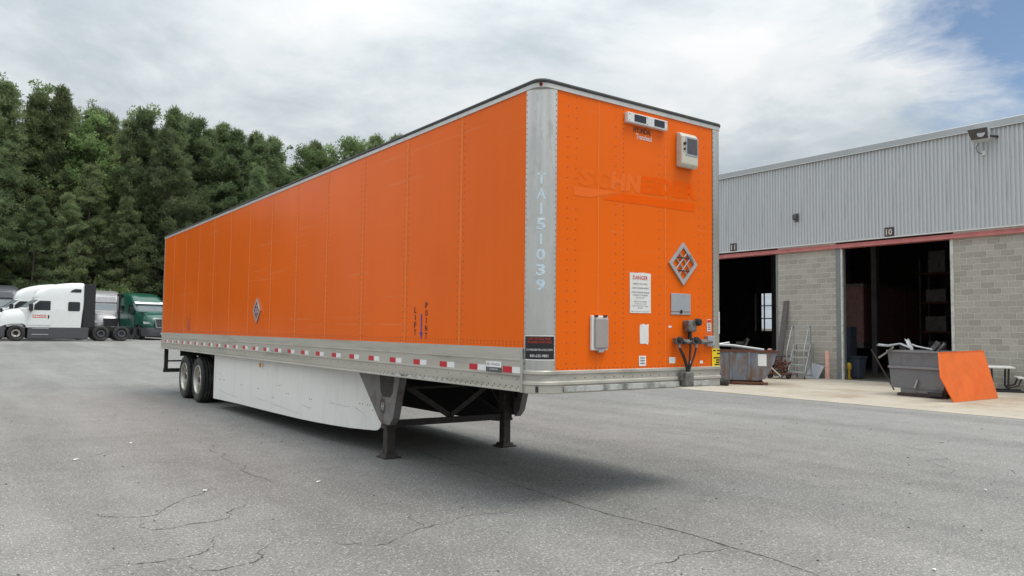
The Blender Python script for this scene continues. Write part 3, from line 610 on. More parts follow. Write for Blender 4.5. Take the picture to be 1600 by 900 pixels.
# papers and stickers on the nose
def sheet(name, x0, x1, z0, z1, m, o=0.003, parent=None, wav=0.004):
    mb = MB(); n = 6
    mb.grid([[(lerp(x0, x1, i/n)+random.uniform(-wav, wav)*(j in (0, n)), -o-0.001*math.sin(i+j), lerp(z0, z1, j/n)+random.uniform(-wav, wav)*(j in (0, n))) for i in range(n+1)] for j in range(n+1)])
    return mb.build(name, m, parent or tr)
dg = sheet('danger_notice', 1.186, 1.492, 1.908, 2.324, 'paper', 0.004)
text_on(MB(), 'DANGER', lambda u, v: (1.337+u, -0.0065, 2.252+v), 0.1, 0.001, 0.215, 0.042).build('lettering', 'red_print', dg)
for s_, z, w, h in (('INSPECT 5TH WHEEL', 2.200, 0.21, 0.016), ('CHECK TRAILER HEIGHT', 2.157, 0.25, 0.016), ('CHECK TRAILER BRAKES', 2.112, 0.255, 0.016), ('COUPLE TO TRAILER', 2.084, 0.215, 0.015), ('DO TUG TEST', 2.058, 0.12, 0.014), ('CHECK 5TH WHEEL', 2.018, 0.19, 0.015), ('BE SURE JAWS LOCKED', 1.994, 0.17, 0.012), ('AND LATCH IS FULLY CLOSED', 1.973, 0.23, 0.012), ('BE SAFE', 1.952, 0.07, 0.012), ('REPORT DAMAGE TO THIS NOTICE', 1.918, 0.26, 0.009)):
    text_on(MB(), s_, lambda u, v: (1.338+u, -0.0065, z+v), 0.05, 0.0, w, h).build('lettering', 'dark_grey_print', dg)
gp = MB().box(1.80, 2.112, -0.012, -0.001, 1.935, 2.132).build('cover_plate', 'grey_plate', tr, bevel=0.004)
MB().box(1.80, 2.112, -0.009, -0.001, 1.902, 1.930).build('plate_strip', 'grey_plate', gp, bevel=0.003)
MB().box(1.945, 1.965, -0.022, -0.008, 1.915, 1.955).build('latch', 'black_rubber', gp)
db = MB().box(0.638, 0.855, -0.035, -0.001, 1.525, 1.868).build('document_box', 'white_plastic', tr, bevel=0.01)
MB().box(0.668, 0.845, -0.060, -0.034, 1.545, 1.842).build('lid', 'taupe_lid', db, bevel=0.012)
for x in (0.69, 0.81): MB().box(x-0.02, x+0.02, -0.05, -0.03, 1.852, 1.874).build('hinge', 'dark_steel', db)
MB().box(0.72, 0.79, -0.05, -0.015, 1.506, 1.535).build('latch', 'galv', db, bevel=0.004)
sheet('paper_patch', 1.332, 1.462, 1.588, 1.790, 'paper', 0.003, None, 0.007)
s1 = sheet('small_notice', 1.322, 1.424, 1.360, 1.466, 'white_print', 0.003, None, 0.001)
for z in (1.44, 1.412, 1.385): MB().box(1.34, 1.405, -0.0058, -0.005, z, z+0.008).build('print_line', 'dark_grey_print', s1)
for a in ((1.775, 1.872, 1.38, 1.448), (1.765, 1.812, 1.762, 1.781), (2.27, 2.32, 1.372, 1.402)): sheet('white_sticker', *a, 'white_print', 0.003, None, 0.003)
MB().add([(2.088,-0.004,1.372),(2.132,-0.004,1.372),(2.115,-0.004,1.41)], [(0,1,2)]).build('white_sticker', 'white_print', tr)
rs = sheet('red_white_notice', 2.392, 2.462, 1.708, 1.861, 'white_print', 0.003, None, 0.001)
for z0, z1 in ((1.825, 1.855), (1.712, 1.728)): MB().box(2.396, 2.458, -0.0062, -0.005, z0, z1).build('print_band', 'red_print', rs)
for z in (1.745, 1.765, 1.785, 1.805): MB().box(2.402, 2.452, -0.0062, -0.005, z, z+0.007).build('print_line', 'dark_grey_print', rs)
def bentR(u, z, o):  # around the far corner; u from the start of the arc
    a = min(max(u/R2, 0), PI/2); ex = max(0, -u)
    return (W-R2-ex+(R2+o)*math.sin(a), R2-(R2+o)*math.cos(a), z)
ysr = MB().grid([[bentR(lerp(-0.115, 0.09, i/10), z, 0.008) for i in range(11)] for z in (1.302, 1.535)]).build('yellow_sticker', 'yellow_print', tr, smooth=True)
for z, a, b in ((1.512, 0.0, 0.05), (1.512, 0.07, 0.13), (1.478, 0.07, 0.13), (1.43, 0.01, 0.12), (1.405, 0.05, 0.12), (1.38, 0.05, 0.12), (1.355, 0.03, 0.12), (1.325, 0.0, 0.1)):
    MB().grid([[bentR(lerp(a, b, i/5)-0.10, zz_, 0.0095) for i in range(6)] for zz_ in (z-0.006, z+0.009)]).build('print_line', 'black_print', ysr)
for z0, z1 in ((1.70, 1.95),):
    MB().grid([[bentR(lerp(0.0, 0.07, i/5), z, 0.008) for i in range(6)] for z in (z0, z1)]).build('white_reflector', 'tape_white', tr)
# air and electric connections
cn = MB().box(1.99, 2.125, -0.09, -0.002, 1.72, 1.845).build('electric_socket', 'fitting', tr, bevel=0.012)
MB().lathe([(-0.12,0.0),(-0.125,0.022),(-0.115,0.038),(-0.09,0.042),(-0.06,0.04)], (2.14, 0, 1.825), 'y', 16).build('socket_cap', 'black_rubber', cn, smooth=True)
MB().tube([(2.055,-0.045,1.73),(2.055,-0.045,1.64)], 0.022, 8).build('stem', 'black_rubber', cn)
MB().tube([(1.86,-0.05,1.615),(2.42,-0.05,1.61)], 0.016, 8).build('air_pipe', 'fitting', tr)
for x in (1.855, 2.125):
    g = MB().box(x-0.045, x+0.045, -0.085, -0.015, 1.585, 1.655).build('glad_hand', 'fitting', tr, bevel=0.014)
    MB().lathe([(-0.115,0.0),(-0.115,0.024),(-0.10,0.036),(-0.08,0.036)], (x-0.01, 0, 1.632), 'y', 14).build('seal_ring', 'black_rubber', g, smooth=True)
    MB().tube([(x+0.02,-0.05,1.59),(x+0.022,-0.055,1.545)], 0.018, 8).build('hose_nipple', 'hub', g)
for x in (1.98, 2.26): MB().tube([(x-0.05,-0.05,1.612),(x+0.05,-0.05,1.612)], 0.029, 8).build('coupling', 'fitting', tr, smooth=True)
vb = MB().box(2.355, 2.478, -0.05, -0.002, 1.562, 1.678).build('valve_plate', 'grey_plate', tr, bevel=0.006)
MB().rivets([(2.37+0.03*k, -0.05, 1.575) for k in range(4)], 0.008, 0.006, 'y', -1).build('screws', 'rivet_dark', vb, kind='stuff')
bx_ = MB().box(1.935, 2.062, -0.10, -0.01, 1.135, 1.29).build('junction_box', 'fitting', tr, bevel=0.012)
MB().box(1.905, 1.94, -0.06, -0.02, 1.20, 1.285).build('bracket', 'fitting', bx_, bevel=0.004)
for pts in ([(1.875,-0.055,1.55),(1.905,-0.07,1.47),(1.96,-0.075,1.40),(1.985,-0.065,1.28)], [(1.885,-0.055,1.55),(1.95,-0.085,1.43),(1.985,-0.08,1.36),(1.99,-0.06,1.28)], [(2.055,-0.045,1.66),(2.045,-0.075,1.52),(2.01,-0.08,1.40),(2.0,-0.065,1.28)], [(2.147,-0.055,1.55),(2.10,-0.08,1.46),(2.03,-0.085,1.38),(2.012,-0.065,1.28)]):
    q = []
    for i in range(13):
        t = i/12; a, b, c, d = [Vector(p) for p in pts]; q.append(a*(1-t)**3+b*3*t*(1-t)**2+c*3*t*t*(1-t)+d*t**3)
    MB().tube(q, 0.0105, 8).build('air_hose', 'black_rubber', tr, smooth=True)
# floor, crossmembers, upper coupler
MB().box(0.03, W-0.03, 0.05, Lh-0.06, 1.135, 1.19).build('floor', 'chassis', tr)
cm = MB().box(0.04, W-0.04, -0.03, 0.03, 1.125, 1.136).mesh('crossmember', 'chassis')
for k in range(26): o = link('crossmember', cm, tr); o.location = (0, 0.4+0.6*k, 0)
# side skirts
SKC = [(11.33,0.10,0.19),(9.63,0.10,0.225),(8.2,0.10,0.238),(7.1,0.105,0.25),(6.3,0.12,0.258),(5.65,0.15,0.268),(5.1,0.185,0.28),(4.6,0.225,0.295),(4.2,0.26,0.315),(3.95,0.285,0.33),(3.86,0.292,0.345),(3.80,0.297,0.385),(3.78,0.30,0.46)]
def skirt_x(y):
    for a, b in zip(SKC, SKC[1:]):
        if b[0] <= y <= a[0]: return lerp(b[1], a[1], (y-b[0])/(a[0]-b[0]))
    return 0.3
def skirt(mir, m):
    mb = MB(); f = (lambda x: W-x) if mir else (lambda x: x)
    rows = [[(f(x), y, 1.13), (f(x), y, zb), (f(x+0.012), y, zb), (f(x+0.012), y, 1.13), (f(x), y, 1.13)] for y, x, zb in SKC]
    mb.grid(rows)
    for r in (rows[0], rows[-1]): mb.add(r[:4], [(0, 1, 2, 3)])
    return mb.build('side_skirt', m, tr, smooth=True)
sk = skirt(False, 'skirt'); skirt(True, 'black_rubber')  # far skirt coloured black to deepen the shade under the trailer
mb = MB()
for y, z in ((10.9,0.62),(10.6,0.62),(9.4,0.60),(8.4,0.60),(7.6,0.50),(6.9,0.62),(5.95,0.60),(5.2,0.60),(4.35,0.66),(4.15,0.66),(4.0,0.60)):
    mb.rivets([(skirt_x(y), y, z), (skirt_x(y-0.07), y-0.07, z)], 0.014, 0.006, 'x', -1)
mb.build('bolts', 'rivet_dark', sk, kind='stuff')
mat('scrape', (0.52, 0.51, 0.48), 0.7, var=0.2)
for pts in ([(4.55,0.62),(4.3,0.55),(4.1,0.46)], [(5.0,0.60),(4.8,0.585),(4.62,0.60)], [(8.6,0.42),(7.8,0.40),(7.0,0.37),(6.4,0.33)], [(10.9,0.40),(10.2,0.36),(9.6,0.35)], [(6.2,0.48),(5.9,0.46)], [(11.1,0.75),(10.6,0.72)], [(7.4,0.72),(7.1,0.74)]):
    rows = []
    for k in range(9):
        t = k/8*(len(pts)-1); i0 = min(int(t), len(pts)-2); y = lerp(pts[i0][0], pts[i0+1][0], t-i0); z = lerp(pts[i0][1], pts[i0+1][1], t-i0)+random.uniform(-0.006, 0.006); w_ = random.uniform(0.001, 0.006)
        rows.append([(skirt_x(y)-0.002, y, z-w_), (skirt_x(y)-0.002, y, z+w_)])
    MB().grid(rows).build('scrape', 'scrape', sk)
for y in (5.6, 7.5, 9.5): MB().bar((0.20, y, 0.5), (0.7, y, 1.12), 0.05, 0.03).build('skirt_brace', 'chassis', tr)
# landing gear
def leg(x, sgn):
    lg = MB().box(x-0.075, x+0.075, 3.63-0.075, 3.63+0.075, 0.40, 1.13).build('landing_leg', 'gear_rust', tr, bevel=0.008)
    MB().box(x-0.060, x+0.060, 3.63-0.060, 3.63+0.060, 0.04, 0.41).build('inner_tube', 'gear_rust', lg, bevel=0.006)
    MB().box(x-0.082, x+0.082, 3.63-0.082, 3.63+0.082, 0.385, 0.425).build('collar', 'gear_rust', lg, bevel=0.004)
    mb = MB().box(x-0.125, x+0.125, 3.63-0.125, 3.63+0.125, 0.0, 0.022); mb.add([(x+a*0.10, 3.63+b*0.10, 0.022) for a, b in ((-1,-1),(1,-1),(1,1),(-1,1))]+[(x+a*0.085, 3.63+b*0.085, 0.06) for a, b in ((-1,-1),(1,-1),(1,1),(-1,1))], [(0,1,5,4),(1,2,6,5),(2,3,7,6),(3,0,4,7),(4,5,6,7)])
    mb.build('foot_plate', 'gear_rust', lg, bevel=0.004)
    # wing bracket outside the leg
    xo = x+sgn*0.115
    wp = MB().prism([(4.40,1.13),(3.12,1.13),(3.30,0.56),(3.40,0.46),(3.62,0.46),(3.70,0.50)], xo-0.006, xo+0.006).build('wing_bracket', 'gear_grey', tr, bevel=0.004)
    MB().prism([(3.12,1.13),(3.30,0.56),(3.40,0.46),(3.42,0.47),(3.33,0.57),(3.15,1.13)], min(xo, x+sgn*0.02), max(xo, x+sgn*0.02)+0.0).build('flange', 'gear_grey', wp)
    MB().prism([(4.40,1.13),(3.70,0.50),(3.67,0.50),(4.36,1.13)], min(xo, x+sgn*0.02), max(xo, x+sgn*0.02)).build('flange', 'gear_grey', wp)
    MB().prism([(3.70,1.10),(3.28,1.10),(3.32,0.88),(3.40,0.82),(3.58,0.82),(3.66,0.88)], xo+sgn*0.007, xo+sgn*0.010).build('recess_plate', 'gear_rust', wp, bevel=0.004)
    mb = MB(); a0 = xo+sgn*0.008
    ring = lambda r: [(a0, 3.60+r*math.cos(t), 0.69+r*1.15*math.sin(t)) for t in [2*PI*i/24 for i in range(24)]]
    mb.add(ring(0.082)+ring(0.066), [(i, (i+1) % 24, 24+(i+1) % 24, 24+i) for i in range(24)])
    mb.build('emblem_ring', 'truck_black', wp)
    text_on(MB(), 'H', lambda u, v: (a0, 3.60-u-0.35*(v-0.045), 0.645+v), 0.1, 0.004, 0.075, 0.09).build('emblem', 'galv', wp)
    return lg
leg(0.345, -1); leg(2.245, 1)
MB().bar((0.40, 3.63, 0.45), (2.19, 3.63, 0.44), 0.05, 0.085).build('cross_tube', 'chassis', tr)
MB().bar((0.42, 3.66, 1.05), (1.30, 3.66, 0.50), 0.05, 0.07).build('diagonal_brace', 'chassis', tr)
MB().bar((2.17, 3.66, 1.05), (1.30, 3.66, 0.50), 0.05, 0.07).build('diagonal_brace', 'chassis', tr)
for x in (0.40, 2.20): MB().bar((x, 3.70, 0.50), (x+(0.15 if x < 1 else -0.15), 5.3, 1.12), 0.05, 0.06).build('rear_brace', 'chassis', tr)
MB().tube([(0.36, 3.60, 0.92), (2.24, 3.60, 0.92)], 0.022, 8).build('cross_shaft', 'chassis', tr)
MB().box(2.27, 2.40, 3.47, 3.56, 0.72, 0.95).build('gear_box', 'chassis', tr, bevel=0.01)
MB().tube([(2.36, 3.45, 0.86), (2.44, 3.43, 0.80), (2.44, 3.43, 0.62)], 0.014, 8).build('crank_handle', 'chassis', tr)
# wheels: tyre, rim
def wheel_mesh(dish):
    t = [( -0.12,0.33),(-0.14,0.36),(-0.145,0.42),(-0.135,0.485),(-0.115,0.506),(-0.075,0.512),(-0.07,0.500),(-0.06,0.500),(-0.055,0.513),(-0.01,0.514),(-0.008,0.502),(0.008,0.502),(0.01,0.514),(0.055,0.513),(0.06,0.500),(0.07,0.500),(0.075,0.512),(0.115,0.506),(0.135,0.485),(0.145,0.42),(0.14,0.36),(0.12,0.33),(0.10,0.31),(-0.10,0.31)]
    ty = MB().lathe(t, (0,0,0), 'x', 40, True).mesh('tyre', 'tyre', True)
    if dish: pr = [(-0.125,0.335),(-0.14,0.322),(-0.135,0.305),(-0.10,0.292),(-0.03,0.285),(0.055,0.278),(0.075,0.25),(0.08,0.17),(0.075,0.14),(0.02,0.135),(-0.06,0.12),(-0.085,0.09),(-0.09,0.0)]
    else: pr = [(-0.125,0.335),(-0.14,0.322),(-0.13,0.302),(-0.09,0.285),(-0.085,0.24),(-0.11,0.18),(-0.125,0.14),(-0.15,0.12),(-0.20,0.10),(-0.205,0.0)]
    ri = MB().lathe(pr, (0,0,0), 'x', 40).mesh('rim', 'rim', True)
    nb = MB()
    for k in range(10):
        t_ = 2*PI*k/10; c = (0.0, 0.205*math.cos(t_), 0.205*math.sin(t_))
        if dish: nb.tube([(0.078, c[1], c[2]), (0.045, c[1], c[2])], 0.018, 6)
        else: nb.tube([(-0.09, c[1], c[2]), (-0.125, c[1], c[2])], 0.018, 6)
    return ty, ri, nb.mesh('wheel_nuts', 'hub')
dual, steer = wheel_mesh(True), wheel_mesh(False)
def wheel(parent, loc, rz, kind, name='wheel', rimmat=None):
    e = bpy.data.objects.new(name, None); COL.objects.link(e); e.parent = parent; e.location = loc; e.rotation_euler = (0, 0, rz); e.empty_display_size = 0.1
    a = link('tyre', kind[0], e); b = link('rim', kind[1], e); c = link('wheel_nuts', kind[2], e); c['kind'] = 'stuff'
    if rimmat:
        b.material_slots[0].link = 'OBJECT'; b.material_slots[0].material = MATS[rimmat]
    return e
for y in (12.58, 13.83):
    wheel(tr, (0.20, y, 0.51), 0, dual); wheel(tr, (0.53, y, 0.51), PI, dual); wheel(tr, (W-0.20, y, 0.51), PI, dual); wheel(tr, (W-0.53, y, 0.51), 0, dual)
    MB().tube([(0.1, y, 0.51), (W-0.1, y, 0.51)], 0.065, 10).build('axle', 'chassis', tr)
    for x in (0.85, W-0.85): MB().box(x-0.06, x+0.06, y-0.45, y+0.3, 0.55, 0.78).build('suspension_arm', 'chassis', tr, bevel=0.01)
for x in (0.80, W-0.80): MB().box(x-0.06, x+0.06, 11.5, 15.0, 0.95, 1.13).build('slider_rail', 'chassis', tr)
for y in (11.9, 13.2, 14.6): MB().box(0.72, W-0.72, y-0.06, y+0.06, 0.90, 1.10).build('slider_crossmember', 'chassis', tr)
for x0 in (0.10, W-0.72): MB().box(x0, x0+0.62, 14.45, 14.46, 0.98, 1.13).build('mudflap_hanger', 'chassis', tr)
# underride guard
ug = MB().box(0.06, W-0.06, Lh-0.11, Lh-0.02, 0.50, 0.60).build('underride_guard', 'chassis', tr, bevel=0.006)
for x in (0.12, 0.75, W-0.75, W-0.12): MB().box(x-0.045, x+0.045, Lh-0.10, Lh-0.03, 0.60, 1.13).build('guard_post', 'chassis', ug)
MB().box(0.12, W-0.12, Lh-0.085, Lh-0.045, 0.775, 0.815).build('guard_bar', 'chassis', ug)

# ================================================================== WORKSHOP
BX = 22.5
bl = thing('workshop_building', 'long grey corrugated workshop with concrete block walls and open bays', 'building', (0, 0, 0))
FB = 4.945
def wall_backing(y0, y1): MB().box(BX+0.0025, BX+0.30, y0, y1, -0.05, FB+0.3).build('mortar_wall', 'mortar', bl)
PIER = (10.34, 12.87); RW = 6.12
wall_backing(*PIER); wall_backing(-26, RW); wall_backing(16.85, 33)
bw, bh = 0.4064, 0.2032
def block_me(w, h=bh): return MB().box(0.0, 0.04, 0.007, w-0.007, 0.007, h-0.007).mesh('concrete_block', 'block')
bm_full, bm_half = block_me(bw), block_me(bw/2); bm_top, bm_toph = block_me(bw, FB-24*bh), block_me(bw/2, FB-24*bh)
nblk = 0; rest = MB()
def courses(ya, yb, from_low, limit):
    """lay running bond between ya<yb, starting at the jamb"""
    global nblk
    for c in range(25):
        y = 0.0; i = 0; tot = yb-ya
        while y < tot-0.02:
            w = bw/2 if (i == 0 and c % 2) else bw
            w = min(w, tot-y)
            full = abs(w-bw) < 1e-6; half = abs(w-bw/2) < 1e-6
            yy = ya+y if from_low else yb-y-w
            h = bh if c < 24 else FB-24*bh
            dx = random.uniform(-0.0015, 0.0015)
            if y < limit:
                me = (bm_full if c < 24 else bm_top) if full else (bm_half if c < 24 else bm_toph) if half else block_me(w, h)
                o = link('concrete_block', me, bl); o.location = (BX+dx, yy, c*bh); nblk += 1
            else: rest.box(BX+dx, BX+0.04, yy+0.005, yy+w-0.005, c*bh+0.005, c*bh+h-0.005)
            y += w; i += 1
courses(PIER[0], PIER[1], True, 9); courses(RW-8.0, RW, False, 2.1); courses(16.85, 20, True, 0)
rest.build('concrete_blocks', 'block', bl, kind='stuff')
# door jambs
MB().box(BX-0.015, BX+0.33, 10.14, 10.338, 0, FB).build('door_jamb', 'jamb_grey', bl, bevel=0.006); MB().box(BX-0.03, BX+0.06, 10.07, 10.138, 0, FB).build('jamb_edge', 'jamb_white', bl, bevel=0.006)
MB().box(BX-0.02, BX+0.33, 6.122, 6.225, 0, FB).build('door_jamb', 'jamb_white', bl, bevel=0.006)
MB().box(BX-0.02, BX+0.33, 12.872, 12.95, 0, FB).build('door_jamb', 'jamb_grey', bl, bevel=0.006)
MB().box(BX-0.02, BX+0.33, 16.75, 16.848, 0, FB).build('door_jamb', 'jamb_grey', bl, bevel=0.006)
# red lintel channel, flashing, cladding, fascia
MB().box(BX-0.02, BX+0.25, -26, 33, 5.02, 5.12).build('lintel_web', 'red_beam', bl)
MB().box(BX-0.11, BX+0.25, -26, 33, 4.95, 5.018).build('lintel_flange', 'red_beam', bl, bevel=0.008)
MB().box(BX-0.075, BX-0.02, -26, 33, 5.178, 5.225).build('drip_flashing', 'flashing', bl, bevel=0.004)
pit = 0.13; sh_w = 7*pit
def sheet_profile(n):
    pr = []
    for k in range(n):
        y = k*pit; pr += [(0.0, y), (0.0, y+0.045), (-0.04, y+0.062), (-0.04, y+0.113)]
    return pr+[(0.0, n*pit)]
pr = sheet_profile(7)
cl = MB().grid([[(x, y, z) for x, y in pr] for z in (5.225, 8.43)]).mesh('siding_sheet', 'cladding')
k = 0; y = -26.0
while y < 33-0.01:
    o = link('siding_sheet', cl, bl); o.location = (BX-0.035-0.003*(k % 2), y, 0); y += sh_w; k += 1
MB().box(BX+0.02, BX+0.12, -26, 33, 5.17, 8.5).build('wall_girt', 'interior_dark', bl)
mb = MB(); P = []
for zr in (5.4, 6.15, 6.9, 7.65, 8.3):
    for kk in range(150): P.append((BX-0.037, -4+kk*0.13+0.022, zr))
mb.rivets(P, 0.012, 0.006, 'x', -1).build('siding_screws', 'galv', bl, kind='stuff')
MB().prism([(BX-0.14,8.44),(BX-0.14,8.66),(BX-0.10,8.69),(BX+0.3,8.69),(BX+0.3,8.44)], -26, 33.2, 'y').build('fascia', 'fascia', bl, bevel=0.01)
MB().box(BX-0.155, BX-0.13, -26, 33.2, 8.425, 8.445).build('fascia_drip', 'flashing', bl)
MB().box(BX+0.3, 44.4, -26, 33.2, 8.3, 8.6).build('roof', 'fascia', bl)
for y in (5.35, 4.95): 
    MB().tube([(24.2, y+0.6, 8.55), (24.2, y+0.6, 8.90)], 0.10, 12).tube([(24.2, y+0.6, 8.90), (24.2, y+0.6, 8.98)], 0.17, 12).build('roof_vent', 'galv', bl, smooth=True)
# interior
MB().box(BX+0.31, 44, -26, 33, -0.1, 0.008).build('shop_floor', 'interior_floor', bl)
wy0, wy1, wz0, wz1 = 27.3, 29.6, 1.85, 4.7
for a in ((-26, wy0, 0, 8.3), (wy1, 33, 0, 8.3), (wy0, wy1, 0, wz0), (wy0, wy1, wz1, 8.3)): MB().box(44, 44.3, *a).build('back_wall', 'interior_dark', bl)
for i in range(4): MB().box(44.05, 44.12, lerp(wy0, wy1, i/3)-0.04, lerp(wy0, wy1, i/3)+0.04, wz0, wz1).build('window_bar', 'interior_dark', bl)
for i in range(4): MB().box(44.06, 44.11, wy0, wy1, lerp(wz0, wz1, i/3)-0.035, lerp(wz0, wz1, i/3)+0.035).build('window_bar', 'interior_dark', bl)
MB().box(BX, 44.3, 33, 33.3, 0, 8.5).build('end_wall', 'cladding', bl); MB().box(BX, 44.3, -26.3, -26, 0, 8.5).build('end_wall', 'cladding', bl)
for x in (29, 36):
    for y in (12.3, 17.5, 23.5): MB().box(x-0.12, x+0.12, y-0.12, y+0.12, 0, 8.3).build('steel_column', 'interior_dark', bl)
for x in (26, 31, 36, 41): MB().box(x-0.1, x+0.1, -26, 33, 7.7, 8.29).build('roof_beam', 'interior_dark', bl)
# trailer parked inside, its ribbed side towards door ten
it = thing('indoor_trailer', 'dark red trailer parked in the gloom inside the workshop', 'trailer', (29.4, 13.15, 0))
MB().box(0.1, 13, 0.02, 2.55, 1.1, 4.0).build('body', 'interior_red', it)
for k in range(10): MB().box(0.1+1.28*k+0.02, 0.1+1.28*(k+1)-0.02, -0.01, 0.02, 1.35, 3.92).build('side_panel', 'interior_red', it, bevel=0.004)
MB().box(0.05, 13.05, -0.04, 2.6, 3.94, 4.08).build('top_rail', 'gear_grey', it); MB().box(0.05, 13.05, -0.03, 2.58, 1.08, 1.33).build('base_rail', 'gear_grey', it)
for x in (9.8, 11.0):
    for y in (0.16, 2.3): wheel(it, (x, y, 0.51), PI/2, dual)
for y in (0.35, 2.2): MB().box(2.9, 3.05, y-0.07, y+0.07, 0, 1.1).build('landing_leg', 'chassis', it)
# things standing in bay ten
cb = thing('tool_cabinet', 'blue-grey steel cabinet just inside bay ten behind the bin', 'cabinet', (24.6, 11.0, 0.008), 0.1)
MB().box(0, 0.6, 0, 0.75, 0.08, 2.0).build('carcass', 'blue_grey_paint', cb, bevel=0.015)
for z in (0.12, 1.05): MB().box(-0.015, 0.0, 0.03, 0.72, z, z+0.88).build('door', 'blue_grey_paint', cb, bevel=0.01)
MB().tube([(-0.03, 0.62, 1.2), (-0.03, 0.62, 1.45)], 0.012, 8).build('handle', 'galv', cb)
bn = thing('wheeled_bin', 'blue-grey plastic bin standing beside the white jamb of bay ten', 'bin', (23.65, 10.25, 0.008))
MB().add([(a*0.22, b*0.22, 0.04) for a, b in ((-1,-1),(1,-1),(1,1),(-1,1))]+[(a*0.29, b*0.29, 0.80) for a, b in ((-1,-1),(1,-1),(1,1),(-1,1))], [(3,2,1,0),(4,5,6,7),(0,1,5,4),(1,2,6,5),(2,3,7,6),(3,0,4,7)]).build('body', 'blue_grey_paint', bn, bevel=0.02)
MB().box(-0.32, 0.32, -0.32, 0.32, 0.80, 0.86).build('rim', 'blue_grey_paint', bn, bevel=0.02)
yj = thing('floor_jack', 'small yellow jack standing against the white door jamb', 'jack', (23.0, 10.16, 0.008))
MB().box(-0.09, 0.09, -0.09, 0.09, 0, 0.05).build('base', 'yellow_paint', yj, bevel=0.01)
MB().lathe([(0.05,0.0),(0.05,0.055),(0.35,0.05),(0.37,0.03),(0.37,0.0)], (0,0,0), 'z', 14).build('cylinder', 'yellow_paint', yj, smooth=True)
MB().lathe([(0.36,0.0),(0.36,0.075),(0.44,0.10),(0.56,0.09),(0.62,0.05),(0.63,0.0)], (0,0,0), 'z', 14).build('head', 'yellow_paint', yj, smooth=True)
wb = thing('work_bench', 'dark cluttered bench in the back of bay ten', 'bench', (28.2, 9.0, 0.008), 0.15)
MB().box(0, 0.8, 0, 2.2, 0.82, 0.90).build('bench_top', 'gear_grey', wb, bevel=0.01)
for x in (0.05, 0.7):
    for y in (0.05, 2.08): MB().box(x, x+0.07, y, y+0.07, 0, 0.82).build('leg', 'gear_grey', wb)
MB().box(0.1, 0.7, 0.1, 2.1, 0.25, 0.29).build('shelf', 'gear_grey', wb)
for i, (y, h) in enumerate(((0.35, 0.3), (0.9, 0.18), (1.5, 0.42))):
    b_ = MB().box(28.3, 28.7, 9.1+y, 9.4+y, 0.912, 0.912+h).build('parts_crate', ('galv', 'rust', 'gear_grey')[i], bevel=0.01)
    tag(b_, ('pale metal crate on the dark bench inside bay ten', 'low rusty crate on the dark bench inside bay ten', 'tall grey crate on the dark bench inside bay ten')[i], 'crate', 'crates on the indoor bench')
sr = thing('storage_rack', 'tall steel rack loaded with cartons at the back of bay ten', 'rack', (33.0, 8.6, 0.008))
for x in (0.0, 0.9):
    for y in (0.0, 1.8, 3.6): MB().box(x, x+0.08, y, y+0.08, 0, 5.4).build('upright', 'blue_grey_paint', sr)
for z in (0.4, 1.8, 3.2, 4.6): MB().box(0.0, 0.98, 0.0, 3.68, z, z+0.09).build('shelf', 'rust', sr)
q = 0
for z, rowname in ((0.49, 'lowest'), (1.89, 'second'), (3.29, 'third'), (4.69, 'top')):
    for y, pos in ((0.2, 'right'), (1.35, 'middle'), (2.5, 'left')):
        hh = random.uniform(0.55, 1.05)
        b_ = MB().box(33.1, 33.8, 8.6+y, 8.6+y+random.uniform(0.75, 0.95), z+0.012, z+hh).build('carton', ('carton', 'gear_rust', 'gear_grey')[q % 3], bevel=0.01); q += 1
        tag(b_, '%s box on the %s shelf of the indoor rack, %s of three' % (('brown', 'blackish', 'grey')[(q-1) % 3], rowname, pos), 'box', 'boxes on the indoor rack')
# machine lying in bay eleven
en = thing('engine_block', 'dark greasy engine standing behind the rusty hopper in bay eleven', 'engine', (24.0, 15.75, 0.008), 0.3)
MB().box(-0.45, 0.45, -0.35, 0.35, 0.55, 1.15).build('block', 'dark_steel', en, bevel=0.05); MB().box(-0.5, 0.5, -0.3, 0.3, 0.0, 0.5).build('stand', 'chassis', en, bevel=0.02)
for k in range(3): MB().lathe([(0,0.0),(0,0.15),(0.06,0.15),(0.06,0.0)], (-0.52, -0.2+0.22*k, 0.75+0.12*(k % 2)), 'x', 20).build('pulley', 'chassis', en, smooth=True)
MB().tube([(-0.4,-0.3,1.15),(-0.2,-0.35,1.4),(0.1,-0.2,1.45),(0.35,0.1,1.2)], 0.05, 10).build('intake_pipe', 'fitting', en, smooth=True)
MB().box(-0.3, 0.3, -0.2, 0.2, 1.15, 1.32).build('rocker_cover', 'dark_steel', en, bevel=0.04)
# bay numbers
def bay_sign(num, y, w, label):
    s = MB().box(BX-0.085, BX-0.068, y-w/2, y+w/2, 5.225, 5.555).build('bay_sign', 'brown_sign', bevel=0.003)
    tag(s, label, 'sign', 'bay number signs')
    text_on(MB(), num, lambda u, v: (BX-0.0875, y-u, 5.275+v), 0.3, 0.008, w*0.66, 0.225).build('numerals', 'sign_digit', s)
bay_sign('10', 8.24, 0.34, 'small brown sign reading 10 above the wide open bay'); bay_sign('11', 15.0, 0.32, 'small brown sign reading 11 above the bay beside the trailer')
# small wall light
wl = thing('wall_light', 'small dark box light on the corrugated wall between the two bays', 'wall light', (BX-0.07, 11.95, 6.2))
MB().box(-0.02, 0.02, -0.09, 0.09, -0.05, 0.30).build('back_plate', 'gear_grey', wl, bevel=0.01)
MB().prism([(-0.02,0.28),(-0.14,0.24),(-0.16,0.06),(-0.02,0.02)], -0.085, 0.085, 'y').build('housing', 'truck_dark', wl, bevel=0.01)
